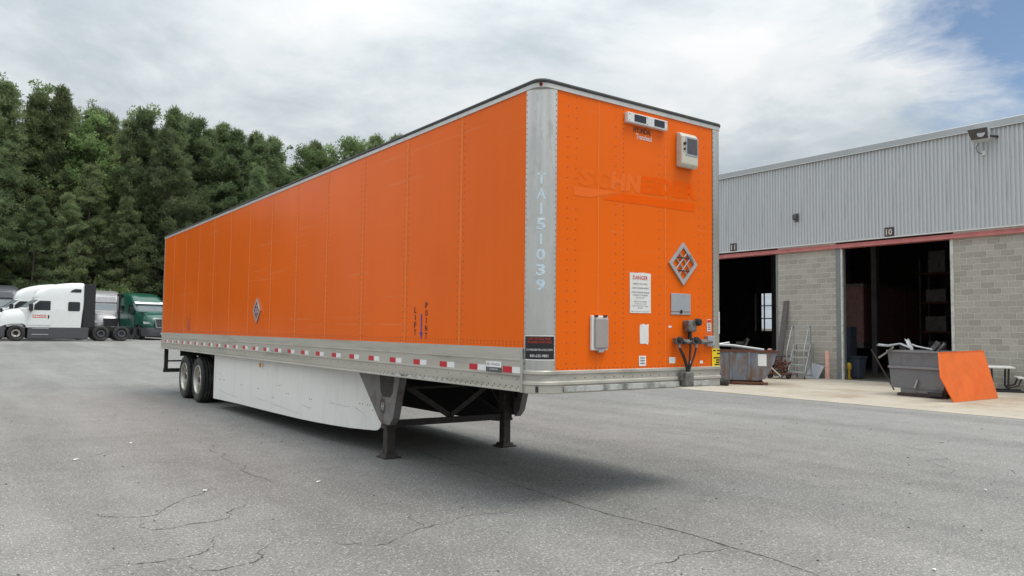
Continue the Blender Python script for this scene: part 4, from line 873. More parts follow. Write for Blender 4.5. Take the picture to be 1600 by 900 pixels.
# big floodlight under the fascia
fl = thing('floodlight', 'large grey floodlight hung below the fascia near the right edge', 'floodlight', (BX-0.05, 5.03, 7.95))
mb = MB(); fr = [(-0.46,-0.30,0.06),(-0.46,0.28,0.08),(-0.60,0.36,0.46),(-0.60,-0.32,0.44)]; bk = [(-0.26,-0.22,0.02),(-0.26,0.22,0.02),(-0.20,0.24,0.40),(-0.20,-0.22,0.40)]
mb.add(fr+bk, [(0,1,2,3),(7,6,5,4),(0,4,5,1),(1,5,6,2),(2,6,7,3),(3,7,4,0)]); mb.build('housing', 'cladding', fl, bevel=0.015)
c = [sum((Vector(p) for p in fr), Vector())/4]; q = [c[0]+(Vector(p)-c[0])*0.86+Vector((-0.010, 0, -0.005)) for p in fr]
ln = MB().add(q, [(0,1,2,3)]).build('lens', 'lens', fl)
MB().lathe([(0,0.0),(-0.004,0.11),(0.0,0.12)], (c[0].x-0.016, c[0].y-0.08, c[0].z-0.004), 'x', 18).build('reflector', 'galv', ln)
MB().tube([(-0.24,-0.22,0.2),(-0.1,-0.34,0.18),(0.0,-0.36,0.18)], 0.04, 8).build('arm', 'dark_steel', fl); MB().tube([(-0.2,0.1,0.2),(0.0,0.1,0.25)], 0.04, 8).build('arm', 'galv', fl)
MB().tube([(-0.3,0.1,0.0),(-0.25,0.2,-0.12),(-0.12,0.19,-0.26),(-0.05,0.08,-0.3)], 0.012, 6).build('cable', 'black_rubber', fl, smooth=True)
MB().box(-0.07, 0.0, 0.0, 0.10, -0.36, -0.22).build('junction_box', 'flashing', fl, bevel=0.01)

# ================================================================== THINGS ON THE APRON
AZ = 0.012
hp = thing('rusty_hopper', 'battered blue tipping hopper covered in rust with a white placard', 'hopper', (16.62, 10.28, AZ), math.radians(-53))
prof = [(-1.15,1.08),(1.15,1.08),(1.05,0.72),(0.78,0.20),(0.55,0.14),(-1.05,0.14)]
mb = MB(); a, b = 0.0, 1.5; n = len(prof)
mb.add([(u, a, z) for u, z in prof]+[(u, b, z) for u, z in prof], [tuple(range(n))]+[tuple(range(n, 2*n))[::-1]]+[(i, (i+1) % n, n+(i+1) % n, n+i) for i in range(1, n)])
mb.build('bin', 'rusty_blue', hp)
for v in (0.0, 1.5): MB().bar((-1.2, v, 1.09), (1.2, v, 1.09), 0.07, 0.06).build('rim', 'rust', hp)
MB().bar((1.17, -0.03, 1.09), (1.17, 1.53, 1.09), 0.06, 0.06).build('rim', 'rust', hp)
for u in (-0.9, -0.3, 0.28): MB().bar((u, -0.02, 0.2), (u, -0.02, 1.06), 0.07, 0.04).build('stiffener', 'rusty_blue', hp)
for v in (0.12, 1.35): MB().box(-1.1, 0.72, v-0.08, v+0.08, 0.0, 0.11).build('skid', 'rust', hp, bevel=0.01)
MB().box(-0.25, 0.85, -0.14, 0.0, 0.02, 0.09).build('pivot_rail', 'rust', hp, bevel=0.01)
MB().box(0.55, 0.82, -0.006, 0.0, 0.62, 1.01).build('placard', 'white_print', hp, bevel=0.003)
for i, (a, b, w_, m_, lb) in enumerate((((-1.0, 0.3, 1.30), (0.75, 0.25, 1.14), 0.09, 'galv', 'long pale bent pipe lying across the rusty hopper'), ((-1.0, 0.8, 1.16), (-0.35, 0.7, 1.34), 0.12, 'scrap_metal', 'short crumpled metal strip on top of the rusty hopper'))):
    o = thing('scrap_pipe', lb, 'scrap', (16.62, 10.28, AZ), math.radians(-53), 'scrap in the rusty hopper')
    m1 = Vector(a).lerp(Vector(b), 0.45)+Vector((0, 0, 0.04))
    MB().tube([a, m1, b], w_/2, 7).build('pipe', m_, o); MB().lathe([(0,w_/2+0.012),(0.05,w_/2+0.012)], a, 'x', 12).build('collar', m_, o)
def bollard(x, y, h, label):
    b = thing('bollard', label, 'bollard', (x, y, AZ), 0, 'faded pink bollards at the pier')
    MB().lathe([(0,0.0),(0,0.085),(h-0.03,0.085),(h-0.008,0.07),(h,0.0)], (0,0,0), 'z', 20).build('post', 'pink_paint', b, smooth=True)
    MB().lathe([(0,0.0),(0.0,0.12),(0.015,0.115),(0.016,0.08)], (0,0,0), 'z', 20).build('base_collar', 'concrete', b)
bollard(22.15, 10.52, 1.07, 'faded pink bollard standing between the rolling steps and the white jamb'); bollard(21.9, 12.85, 1.10, 'faded pink bollard half hidden behind the rusty hopper')
# plank leaning on the pier
MB().add([(22.46,12.36,3.02),(22.46,12.58,3.02),(22.05,12.76,0.02),(22.05,12.50,0.02)]+[(22.49,12.36,3.02),(22.49,12.58,3.02),(22.10,12.76,0.02),(22.10,12.50,0.02)], [(0,1,2,3),(7,6,5,4),(0,4,5,1),(1,5,6,2),(2,6,7,3),(3,7,4,0)]).build('leaning_plank', 'plank_grey', label='tall dark grey plank leaning upright against the block pier', cat='plank')
MB().tube([(22.36, 12.80, 0.02), (22.40, 12.82, 1.05)], 0.03, 8).build('yellow_rod', 'yellow_paint', label='short yellow post at the right edge of bay eleven', cat='post')
# rolling warehouse steps
ld = thing('rolling_steps', 'grey tubular rolling steps with handrails in front of the block pier', 'step ladder', (20.90, 11.42, AZ), math.radians(-72))
Wd = 0.62
for i in range(4):
    z = 0.27+0.27*i; MB().box(0.02, Wd-0.02, 0.10+0.22*i, 0.32+0.22*i, z-0.055, z).build('step', 'galv', ld, bevel=0.006)
MB().box(0.02, Wd-0.02, 0.98, 1.32, 1.28, 1.33).build('platform', 'galv', ld, bevel=0.006)
for x in (0.0, Wd):
    MB().tube([(x,0.02,0.08),(x,0.02,1.05),(x,0.10,1.15),(x,0.70,1.92),(x,0.80,1.99),(x,0.92,1.99),(x,0.99,1.92),(x,1.02,0.10)], 0.023, 8).build('handrail', 'ladder_grey', ld, smooth=True)
    MB().tube([(x,0.10,0.20),(x,1.02,1.31)], 0.023, 8).build('stringer', 'ladder_grey', ld); MB().tube([(x,1.32,1.30),(x,1.42,0.10)], 0.023, 8).build('rear_leg', 'ladder_grey', ld)
    MB().tube([(x,0.05,0.13),(x,1.42,0.13)], 0.023, 8).build('base_rail', 'ladder_grey', ld)
    MB().tube([(x,0.35,0.13),(x,1.33,1.25)], 0.015, 8).build('brace', 'ladder_grey', ld)
    for y in (0.10, 1.40): MB().lathe([(-0.018,0.0),(-0.018,0.055),(0.018,0.055),(0.018,0.0)], (x, y, 0.055), 'x', 16).build('caster', 'truck_dark', ld, smooth=True)
MB().tube([(0,0.99,1.93),(Wd,0.99,1.93)], 0.016, 8).build('cross_rail', 'ladder_grey', ld); MB().tube([(0,1.42,0.13),(Wd,1.42,0.13)], 0.018, 8).build('cross_rail', 'ladder_grey', ld)
# grating panel propped behind the steps
MB().add([(22.05,10.85,0.02),(22.40,10.80,0.48),(22.40,11.30,0.60),(22.05,11.40,0.02),(22.08,10.85,0.0),(22.43,10.80,0.46),(22.43,11.30,0.58),(22.08,11.40,0.0)], [(0,1,2,3),(7,6,5,4),(0,4,5,1),(1,5,6,2),(2,6,7,3),(3,7,4,0)]).build('metal_panel', 'grey_plate', label='low grey metal panel propped on the pier behind the rolling steps', cat='panel')
# scrap trolley between hopper and steps
ct = thing('scrap_trolley', 'small wheeled trolley heaped with rusty scrap beside the rusty hopper', 'trolley', (20.3, 11.75, AZ), math.radians(-60))
MB().box(-0.1, 0.75, 0.0, 0.6, 0.17, 0.22).build('deck', 'rust', ct, bevel=0.008)
for x in (0.0, 0.65):
    for y in (0.06, 0.54): MB().lathe([(-0.025,0.0),(-0.025,0.085),(0.025,0.085),(0.025,0.0)], (x, y, 0.085), 'y', 18).build('wheel', 'tyre', ct, smooth=True)
MB().tube([(-0.1,0.05,0.2),(-0.25,0.05,0.95)], 0.018, 8).build('handle', 'galv', ct)
MB().bar((-0.25, -0.05, 0.72), (0.42, -0.12, 0.10), 0.07, 0.04).build('slanted_bar', 'cream_plastic', ct)
mb = MB()
for i in range(46):
    p = Vector((random.uniform(-0.05, 0.7), random.uniform(0.05, 0.55), random.uniform(0.24, 0.75))); d = Vector((random.gauss(0,1), random.gauss(0,1), random.gauss(0,0.7))).normalized()*random.uniform(0.06, 0.22)
    mb.tube([p-d, p+d], random.uniform(0.012, 0.035), 5)
mb.build('scrap_heap', 'rust', ct, kind='stuff')
MB().tube([(21.4, 12.3, 0.82), (21.35, 11.55, 0.84)], 0.02, 8).tube([(21.4, 12.0, AZ), (21.4, 12.0, 0.82)], 0.03, 8).tube([(21.3,12.0,AZ+0.01),(21.5,12.0,AZ+0.01)], 0.03, 6).build('pipe_stand', 'dark_steel', label='thin dark pipe stand behind the scrap trolley', cat='stand')
# grey hopper with scrap
gh = thing('grey_hopper', 'grey steel tipping hopper heaped with bent scrap metal', 'hopper', (17.04, 5.42, AZ), math.radians(-96))
mb = MB(); fr = [(-0.16,1.24),(1.47,1.24),(1.42,0.22),(-0.06,0.22)]
mb.add([(u, 0, z) for u, z in fr]+[(u, 1.35, z) for u, z in fr], [(0,1,2,3)[::-1],(4,5,6,7),(1,2,6,5),(2,3,7,6),(3,0,4,7)]); mb.build('bin', 'hopper_grey', gh)
MB().bar((-0.18,-0.01,1.24),(1.48,-0.01,1.24),0.05,0.05).build('rim', 'hopper_edge', gh); MB().bar((-0.18,1.36,1.24),(1.48,1.36,1.24),0.05,0.05).build('rim', 'hopper_edge', gh)
MB().bar((-0.17,0,1.24),(-0.17,1.36,1.24),0.05,0.05).build('rim', 'hopper_edge', gh)
MB().bar((-0.13,-0.02,0.80),(1.45,-0.02,0.80),0.045,0.06).build('rib', 'hopper_edge', gh)
MB().box(0.2, 1.38, 0.01, 1.2, 0.10, 0.22).build('base_frame', 'hopper_grey', gh, bevel=0.01)
for v in (0.05, 1.1): MB().box(0.12, 1.46, v-0.07, v+0.07, 0.0, 0.09).build('skid', 'dark_steel', gh, bevel=0.01)
MB().bar((0.66,-0.04,0.24),(0.74,-0.04,0.47),0.06,0.03).build('latch_lever', 'galv', gh)
MB().box(1.05, 1.45, -0.12, 0.0, 0.06, 0.17).build('hinge', 'dark_steel', gh, bevel=0.01)
def scrap(pts, w, m, label, name='scrap_strip'):
    """bent L-section strip through the points, in the hopper's frame"""
    o = thing(name, label, 'scrap', (17.04, 5.42, AZ), math.radians(-96), 'scrap metal in the grey hopper')
    P = [Vector(p) for p in pts]; A = MB(); B_ = MB(); rows = []; rows2 = []
    for i, p in enumerate(P):
        d = (P[min(i+1, len(P)-1)]-P[max(i-1, 0)]).normalized(); s_ = d.cross(Vector((0.2, 0.3, 1))).normalized(); t = s_.cross(d)
        k = w*random.uniform(0.8, 1.2); rows.append([p-s_*k, p, p+t*k*0.6]); rows2.append([p-s_*k-t*0.006, p-t*0.006-s_*0.004])
    A.grid(rows).build('sheet', m, o); B_.grid(rows2).build('folded_edge', m, o)
scrap([(0.35,0.3,1.3),(0.1,0.2,1.42),(-0.2,0.1,1.36),(-0.5,0.05,1.38)], 0.10, 'scrap_metal', 'bright bent strip sticking out over the left rim of the grey hopper')
scrap([(0.05,-0.02,1.34),(-0.12,-0.08,1.18),(-0.32,-0.15,1.02)], 0.08, 'scrap_metal', 'bright channel hanging down the left corner of the grey hopper')
scrap([(0.95,0.3,1.29),(0.55,0.25,1.36),(0.42,0.2,1.42)], 0.07, 'scrap_metal', 'short bright rail lying in the middle of the grey hopper')
scrap([(0.35,0.35,1.27),(0.15,0.5,1.50),(0.08,0.55,1.56)], 0.10, 'galv', 'crumpled pale sheet rising from the grey hopper')
scrap([(0.75,0.5,1.15),(0.95,0.55,1.38),(1.0,0.6,1.5)], 0.2, 'truck_dark', 'dark square sheet standing up in the grey hopper')
scrap([(1.0,0.4,1.2),(1.15,0.42,1.38),(1.22,0.45,1.48)], 0.06, 'gear_grey', 'dark curved strip at the right end of the grey hopper')
mb = MB().grid([[(lerp(-0.14,1.45,i/8), lerp(0.02,1.33,j/6), 1.12+0.10*random.random()) for i in range(9)] for j in range(7)])
mb.build('loose_scrap', 'dark_steel', gh, kind='stuff')
MB().tube([(18.9, 6.35, 0.02), (18.6, 6.9, 1.25)], 0.02, 8).build('leaning_bar', 'dark_steel', label='thin dark bar leaning upright left of the grey hopper', cat='bar')
# orange sheet leaning on the hopper

pp = [(16.08,3.40,0.016),(18.62,3.36,0.02),(18.66,3.72,1.30),(16.08,3.75,1.26),(15.79,3.58,0.64)]
n_ = (Vector(pp[1])-Vector(pp[0])).cross(Vector(pp[2])-Vector(pp[1])).normalized()
mb = MB(); A = [Vector(p) for p in pp]; B_ = [p-n_*0.014 if n_.y > 0 else p+n_*0.014 for p in A]; k = len(A)
B_ = [p+Vector((0.002, 0.014, 0)) for p in A]
mb.add(A+B_, [tuple(range(k)), tuple(range(k, 2*k))[::-1]]+[(i, (i+1) % k, k+(i+1) % k, k+i) for i in range(k)])
op = thing('orange_sheet', 'dented orange trailer sheet leaning against the grey hopper', 'metal sheet', (A[0].x, A[0].y, 0))
mb.move(lambda p: p-Vector((A[0].x, A[0].y, 0))); mb.build('sheet', 'orange_scrap', op)
mb = MB()
for i in (2, 3, 4): 
    a, b = A[i], A[(i+1) % k]; mb.bar(a-Vector((A[0].x, A[0].y, 0)), b-Vector((A[0].x, A[0].y, 0)), 0.02, 0.02)
mb.build('folded_edge', 'ghost_pale', op)
# picnic table by the wall
pt = thing('picnic_table', 'white topped picnic table with black legs beside the block wall', 'picnic table', (21.62, 4.50, AZ), math.radians(27))
MB().box(-0.60, 0.60, -0.37, 0.37, 0.72, 0.77).build('table_top', 'table_white', pt, bevel=0.012)
for v in (-0.64, 0.44): MB().box(-0.60, 0.60, v, v+0.20, 0.42, 0.46).build('seat', 'table_white', pt, bevel=0.01)
for u in (-0.40, 0.40):
    for sg in (-1, 1):
        MB().tube([(u,sg*0.22,0.72),(u,sg*0.20,0.16),(u,sg*0.30,0.04)], 0.028, 8).build('leg', 'powder_black', pt, smooth=True)
        MB().tube([(u,sg*0.54,0.42),(u,sg*0.46,0.2),(u,sg*0.20,0.14)], 0.024, 8).build('seat_arm', 'powder_black', pt, smooth=True)
    MB().tube([(u,-0.62,0.03),(u,0.62,0.03)], 0.028, 8).build('foot_bar', 'powder_black', pt)
# tyre lying near the trailer's far corner
ot = thing('old_tyre', 'worn tyre lying flat on the concrete beside the trailer nose', 'tyre', (15.6, 10.35, AZ+0.02))
MB().lathe([(0.0,0.19),(0.0,0.30),(0.05,0.335),(0.15,0.335),(0.20,0.30),(0.20,0.19),(0.17,0.165),(0.03,0.165)], (0,0,0), 'z', 28, True).build('tread', 'tyre', ot, smooth=True)
# scraps of paper on the asphalt
for i, (x, y, s_, lb) in enumerate(((-3.07,5.56,0.06,'white paper scrap at the far left of the asphalt'), (-2.25,6.71,0.05,'white paper scrap left of the trailer wheels'), (-2.21,2.78,0.05,'white paper scrap lying on the long branching crack'), (-1.05,2.58,0.055,'white paper scrap in front of the side skirt'), (1.46,-2.83,0.04,'white paper scrap near the bottom right corner'), (4.9,-1.8,0.035,'small white paper scrap at the right of the asphalt'))):
    s_ *= 0.5; pts = [(s_*random.uniform(0.6, 1.2)*math.cos(t), s_*random.uniform(0.6, 1.2)*math.sin(t), 0.006+0.014*random.random()) for t in [2*PI*j/7 for j in range(7)]]
    o = MB().add(pts+[(0, 0, 0.02)], [(j, (j+1) % 7, 7) for j in range(7)]).build('paper_scrap', 'paper', label=lb, cat='litter', group='paper scraps on the asphalt'); o.location = (x, y, gz(x, y))

# ================================================================== TRUCK TRACTORS
def ring(z, x0, x1, hw, rf, rb, n=5):
    """plan section: rounded rectangle, starting mid back going round the right side, front, left side"""
    pts = []
    for cx, cy, a0, r in ((x1-rb, hw-rb, 0, rb), (x0+rf, hw-rf, PI/2, rf), (x0+rf, -hw+rf, PI, rf), (x1-rb, -hw+rb, 3*PI/2, rb)):
        for i in range(n+1):
            t = a0+PI/2*i/n; pts.append((cx+r*math.cos(t), cy+r*math.sin(t), z))
    return pts
def loft(secs, cap=True):
    mb = MB(); R = [ring(*s) for s in secs]; R = [r+r[:1] for r in R]; mb.grid(R)
    if cap: mb.add(R[-1][:-1], [tuple(range(len(R[-1])-1))]); mb.add(R[0][:-1], [tuple(range(len(R[0])-1))[::-1]])
    return mb
def tractor(name, label, loc, rz, paint, lower='truck_dark', style='aero', low=False, logo=False):
    t = thing(name, label, 'truck', loc, rz, 'truck tractors parked along the trees')
    dz = -0.25 if low else 0.0
    cabin = [(0.90,0.5,3.66,1.18,0.1,0.08),(2.05,0.12,3.74,1.20,0.45,0.1),(2.14,0.09,3.76,1.20,0.5,0.1),(2.80,0.95,3.80,1.17,0.42,0.12),(2.90,0.90,3.80,1.17,0.45,0.12),
             (3.32+dz,1.03,3.80,1.15,0.55,0.12),(3.55+dz,1.35,3.80,1.13,0.6,0.12),(3.72+dz,1.80,3.80,1.08,0.6,0.12),(3.85+dz,2.35,3.80,1.0,0.5,0.12),(3.93+dz,3.0,3.78,0.86,0.4,0.12)]
    loft(cabin).build('cab', paint, t, smooth=True)
    # windscreen: front part of the section ring, between base and brow
    def at(z):
        for a, b in zip(cabin, cabin[1:]):
            if a[0] <= z <= b[0]: k_ = (z-a[0])/(b[0]-a[0]); return tuple(lerp(p, q, k_) for p, q in zip(a, b))
    rows = []
    for z in (2.20, 2.40, 2.60, 2.74):
        s = at(z); r = ring(s[0], s[1]-0.012, s[2], s[3]+0.012, s[4], s[5], 5); rows.append(r[7:17])
    MB().grid(rows).build('windscreen', 'glass_screen', t, smooth=True)
    for s in (-1, 1):
        MB().prism([(0.92,2.04),(1.85,2.04),(1.85,2.66),(1.22,2.66),(0.95,2.40)], s*1.205, s*1.218, 'y').build('side_window', 'glass_dark', t)
        MB().prism([(2.90,2.02),(3.52,2.02),(3.56,2.10),(3.56,2.58),(3.50,2.64),(2.92,2.64),(2.86,2.58),(2.86,2.10)], s*1.205, s*1.218, 'y').build('sleeper_window', 'glass_dark', t)
        MB().prism([(2.95,3.28),(3.60,3.28),(3.62,3.50),(3.25,3.52),(3.05,3.42)], s*1.155, s*1.168, 'y').build('roof_window', 'glass_dark', t)
        d = MB().prism([(0.60,1.06),(1.92,1.06),(1.92,2.02),(0.85,2.02),(0.62,1.8)], s*1.203, s*1.212, 'y').build('door', paint, t)
        MB().box(1.72, 1.80, min(s*1.212, s*1.23), max(s*1.212, s*1.23), 1.50, 1.72).build('handle', 'truck_black', d)
        if logo and s < 0:
            text_on(MB(), 'SCHNEIDER', lambda u, v: (1.25+u, -1.2145, 1.62+v), 0.2, 0.006, 0.82, 0.12).build('lettering', 'red_print', d)
            MB().box(0.86, 1.66, -1.2145, -1.213, 1.53, 1.575).build('underline', 'red_print', d)
        m_ = MB().box(0.62, 0.86, min(s*1.30, s*1.52), max(s*1.30, s*1.52), 1.98, 2.46).build('mirror', 'truck_black', t, bevel=0.04)
        MB().tube([(0.8, s*1.15, 1.95), (0.74, s*1.4, 1.92)], 0.035, 8).build('mirror_arm', 'truck_black', m_)
        MB().tube([(-0.72, s*1.02, 1.92), (-0.85, s*1.22, 2.05)], 0.02, 8).tube([(-0.85, s*1.22, 1.85), (-0.85, s*1.22, 2.12)], 0.07, 8).build('hood_mirror', 'truck_black', t)
        MB().box(3.80, 4.48, min(s*1.08, s*1.16), max(s*1.08, s*1.16), 0.95, 3.86+dz).build('side_extender', 'truck_black', t, bevel=0.02)
        sk_ = MB().prism([(0.62,0.15),(4.10,0.15),(4.14,0.92),(0.62,0.92)], min(s*1.02, s*1.19), max(s*1.02, s*1.19), 'y').build('side_fairing', lower, t, bevel=0.03)
        for z in (0.42, 0.82): MB().box(0.85, 1.80, min(s*1.19, s*1.205), max(s*1.19, s*1.205), z, z+0.05).build('step', 'galv', sk_)
        MB().add([(-1.42,s*0.72,1.20),(-1.0,s*1.10,1.20),(-0.92,s*1.13,1.38),(-1.28,s*0.86,1.36)], [(0,1,2,3)] if s < 0 else [(3,2,1,0)]).move(lambda p: p+Vector((-0.17, s*0.10, 0))).build('headlight', 'headlight', t)
        # front fender arch
        arc = [(0.0+0.62*math.cos(a), s*1.10, 0.51+0.62*math.sin(a)) for a in [PI*i/12 for i in range(13)]]
        MB().grid([[(p[0], s*0.86, p[2]) for p in arc], [(p[0], s*1.19, p[2]) for p in arc]]).build('fender', lower, t, smooth=True)
    hood = MB(); rows = []
    for x, zt, hw, zb in ((-1.62,1.30,0.80,0.92),(-1.50,1.62,0.92,0.92),(-1.25,1.84,1.02,0.92),(-0.85,1.97,1.12,0.94),(-0.62,2.02,1.16,1.05),(-0.3,2.09,1.17,1.15),(0.3,2.15,1.18,1.15),(0.62,2.17,1.18,1.0)):
        r = [(x, -hw, zb), (x, -hw*1.0, zt-0.62*(zt-zb)), (x, -hw*0.95, zt-0.28), (x, -hw*0.80, zt-0.07), (x, -hw*0.45, zt-0.01), (x, 0, zt+0.02), (x, hw*0.45, zt-0.01), (x, hw*0.80, zt-0.07), (x, hw*0.95, zt-0.28), (x, hw*1.0, zt-0.62*(zt-zb)), (x, hw, zb)]
        rows.append(r)
    hood.grid(rows); hood.add(rows[0], [tuple(range(11))]); hood.build('hood', paint, t, smooth=True)
    bp = loft([(0.28,-1.66,-0.62,1.14,0.35,0.05),(0.60,-1.74,-0.62,1.18,0.4,0.05),(0.93,-1.68,-0.62,1.16,0.4,0.05)]).build('bumper', lower, t, smooth=True)
    MB().box(-1.765, -1.74, -0.16, 0.16, 0.42, 0.56).build('number_plate', 'white_print', bp)
    g = MB().prism([(-0.48,0.95),(0.48,0.95),(0.56,1.55),(-0.56,1.55)], -1.70, -1.60).build('grille', 'truck_black', t)
    for k_ in range(7): MB().box(-1.712, -1.70, -0.45+0.15*k_-0.012, -0.45+0.15*k_+0.012, 0.97, 1.53).build('grille_bar', 'chrome' if style == 'chrome' else 'truck_dark', g)
    if style == 'chrome':
        for a, b in (((-1.715,-0.60,1.57),(-1.715,0.60,1.57)),((-1.715,-0.52,0.94),(-1.715,0.52,0.94)),((-1.715,-0.60,1.57),(-1.715,-0.50,0.94)),((-1.715,0.60,1.57),(-1.715,0.50,0.94))): MB().bar(a, b, 0.07, 0.07).build('grille_surround', 'chrome', g)
        MB().prism([(0.72,2.76),(0.95,2.94),(1.0,2.90),(0.80,2.74)], -1.15, 1.15, 'y').build('sun_visor', 'chrome', t)
        for s in (-1, 1): MB().tube([(4.0, s*1.25, 0.9), (4.0, s*1.25, 3.4)], 0.07, 10).build('exhaust_stack', 'chrome', t)
    for k_ in (-0.3, 0.0, 0.3): MB().box(0.98, 1.06, k_-0.05, k_+0.05, 2.93, 2.98).build('roof_marker', 'amber', t)
    for s in (-0.42, 0.42): MB().box(3.7, 7.05, s-0.05, s+0.05, 0.72, 0.98).build('frame_rail', 'truck_black', t)
    MB().lathe([(0,0.0),(0,0.46),(0.06,0.46),(0.06,0.0)], (5.5,0,1.05), 'z', 20).build('fifth_wheel', 'truck_black', t)
    MB().tube([(0,-0.95,0.5),(0,0.95,0.5)], 0.07, 8).build('axle', 'truck_black', t)
    for s in (-1, 1):
        wheel(t, (0.0, s*1.04, 0.51), s*PI/2, steer)
        for x in (4.89, 6.17): wheel(t, (x, s*1.05, 0.51), s*PI/2, dual, rimmat='truck_dark'); wheel(t, (x, s*0.72, 0.51), -s*PI/2, dual, rimmat='truck_dark')
    MB().box(6.9, 7.1, -1.1, 1.1, 0.45, 0.95).build('rear_flap', 'truck_black', t)
    return t
tractor('truck_tractor', 'white sleeper tractor parked side on with red lettering on its door', (-1.35, 54.2, gz(0, 54)), 0, 'truck_white', logo=True)
tractor('truck_tractor', 'second white sleeper tractor, only its roof showing behind the first', (-2.25, 58.0, gz(0, 58)), 0, 'truck_white')
tractor('truck_tractor', 'silver grey tractor facing forward behind the white truck wheels', (5.35, 63.2, gz(5, 62)), PI/2, 'truck_silver', 'truck_grey')
tractor('truck_tractor', 'green tractor with chrome grille half hidden by the trailer tail', (7.8, 58.0, gz(8, 57)), PI/2+math.radians(11), 'truck_green', style='chrome', low=True)
tractor('truck_tractor', 'dark grey sleeper tractor cut by the left edge of the picture', (-1.75, 63.6, gz(-2, 62)+0.15), PI/2, 'truck_charcoal')

# ================================================================== FOREST
def leaf_cloud(C, R, per, size, asp, flat=0.75, tip=0.0):
    """triangles scattered through clumps; C (m,3) centres, R (m,) radii; returns verts, faces"""
    m = len(C); n = m*per
    d = rng.normal(size=(n, 3)); d /= np.linalg.norm(d, axis=1)[:, None]
    rad = np.repeat(R, per)*rng.random(n)**0.45
    off = d*rad[:, None]; off[:, 2] *= flat
    p = np.repeat(C, per, axis=0)+off
    a = rng.normal(size=(n, 3))+d*0.8; a[:, 2] += tip; a /= np.linalg.norm(a, axis=1)[:, None]
    b = np.cross(a, rng.normal(size=(n, 3))); b /= np.linalg.norm(b, axis=1)[:, None]
    s = size*(0.6+0.8*rng.random(n))[:, None]
    v = np.stack([p-b*s*asp*0.5, p+b*s*asp*0.5, p+a*s], axis=1).reshape(-1, 3)
    return v, np.arange(n*3).reshape(-1, 3)
def cloud_mesh(name, v, f, m):
    me = bpy.data.meshes.new(name); me.vertices.add(len(v)); me.vertices.foreach_set('co', v.astype(np.float32).ravel())
    me.loops.add(len(f)*3); me.loops.foreach_set('vertex_index', f.astype(np.int32).ravel())
    me.polygons.add(len(f)); me.polygons.foreach_set('loop_start', np.arange(len(f), dtype=np.int32)*3)
    me.update(calc_edges=True); me.validate(); me.materials.append(MATS[m]); return me
def pine(seed, h=20.0, base=0.28, width=3.0):
    r = np.random.default_rng(seed); mb = MB()
    bend = r.normal(0, 0.25, 2)
    tp = lambda z: Vector((bend[0]*(z/h)**2, bend[1]*(z/h)**2, z))
    mb.tube([tp(h*i/8) for i in range(9)], [0.24*(1-0.93*i/8)+0.015 for i in range(9)], 8)
    C = []; R = []; z = h*base
    while z < h*0.985:
        q = (z/h-base)/(1-base); reach = width*(0.75+0.35*math.sin(PI*min(1, q*0.85+0.18)))*(1-q**1.7)**0.9+0.3
        for k in range(int(r.integers(3, 6))):
            a = r.random()*2*PI; l = reach*(0.6+0.55*r.random()); rise = (0.15+0.5*q)*l*r.uniform(0.4, 1.2)-0.12*l
            p0 = tp(z); p1 = p0+Vector((math.cos(a)*l, math.sin(a)*l, rise)); pm = p0.lerp(p1, 0.5)+Vector((0, 0, -0.05*l))
            mb.tube([p0, pm, p1], [0.05*(1-q)+0.02, 0.03*(1-q)+0.012, 0.008], 4, False)
            for j in range(8):
                t = 0.3+0.72*r.random()**0.7
                if l*t < 0.4 and q < 0.8: continue
                c = p0.lerp(p1, t); sg = 0.10+0.16*l*0.5; C.append((c.x+r.normal(0, sg), c.y+r.normal(0, sg), c.z+r.normal(0.12, .20))); R.append(0.22+0.26*r.random())
        z += r.uniform(0.38, 0.72)*(1.1-0.4*q)
    C.append(tuple(tp(h))); R.append(0.35)
    v, f = leaf_cloud(np.array(C), np.array(R), 36, 0.27, 0.26, 0.9, 0.6)
    return mb.mesh('trunk', 'bark', True), cloud_mesh('crown', v, f, 'needles')
def broadleaf(seed, h=20.0, base=0.3, width=4.0):
    r = np.random.default_rng(seed); mb = MB(); bend = r.normal(0, 0.5, 2)
    tp = lambda z: Vector((bend[0]*(z/h)**2, bend[1]*(z/h)**2, z))
    mb.tube([tp(h*0.86*i/7) for i in range(8)], [0.26*(1-0.9*i/7)+0.02 for i in range(8)], 8)
    C = []; R = []
    for k in range(46):
        q = r.random()**0.75; z0 = h*(base+(0.84-base)*q); a = r.random()*2*PI
        l = width*(0.35+0.75*r.random())*math.sqrt(max(0.08, 1-(q*1.0)**2.2)); p0 = tp(z0*0.93); p1 = Vector((p0.x+math.cos(a)*l, p0.y+math.sin(a)*l, min(h, z0+l*r.uniform(0.25, 0.8)+0.4)))
        pm = p0.lerp(p1, 0.5)+Vector((0, 0, 0.12*l)); mb.tube([p0, pm, p1], [0.07*(1-q)+0.03, 0.04, 0.012], 4, False)
        for j in range(20):
            c = p0.lerp(p1, r.uniform(0.35, 1.08)); C.append((c.x+r.normal(0, .5), c.y+r.normal(0, .5), c.z+r.normal(0.2, .5))); R.append(r.uniform(0.2, 0.5))
    for k in range(24): C.append((tp(h).x+r.normal(0, .7), tp(h).y+r.normal(0, .6), h-abs(r.normal(0.3, .7)))); R.append(r.uniform(0.3, 0.55))
    v, f = leaf_cloud(np.array(C), np.array(R), 38, 0.18, 0.75, 0.9, 0.1)
    return mb.mesh('trunk', 'bark', True), cloud_mesh('crown', v, f, 'leaves')
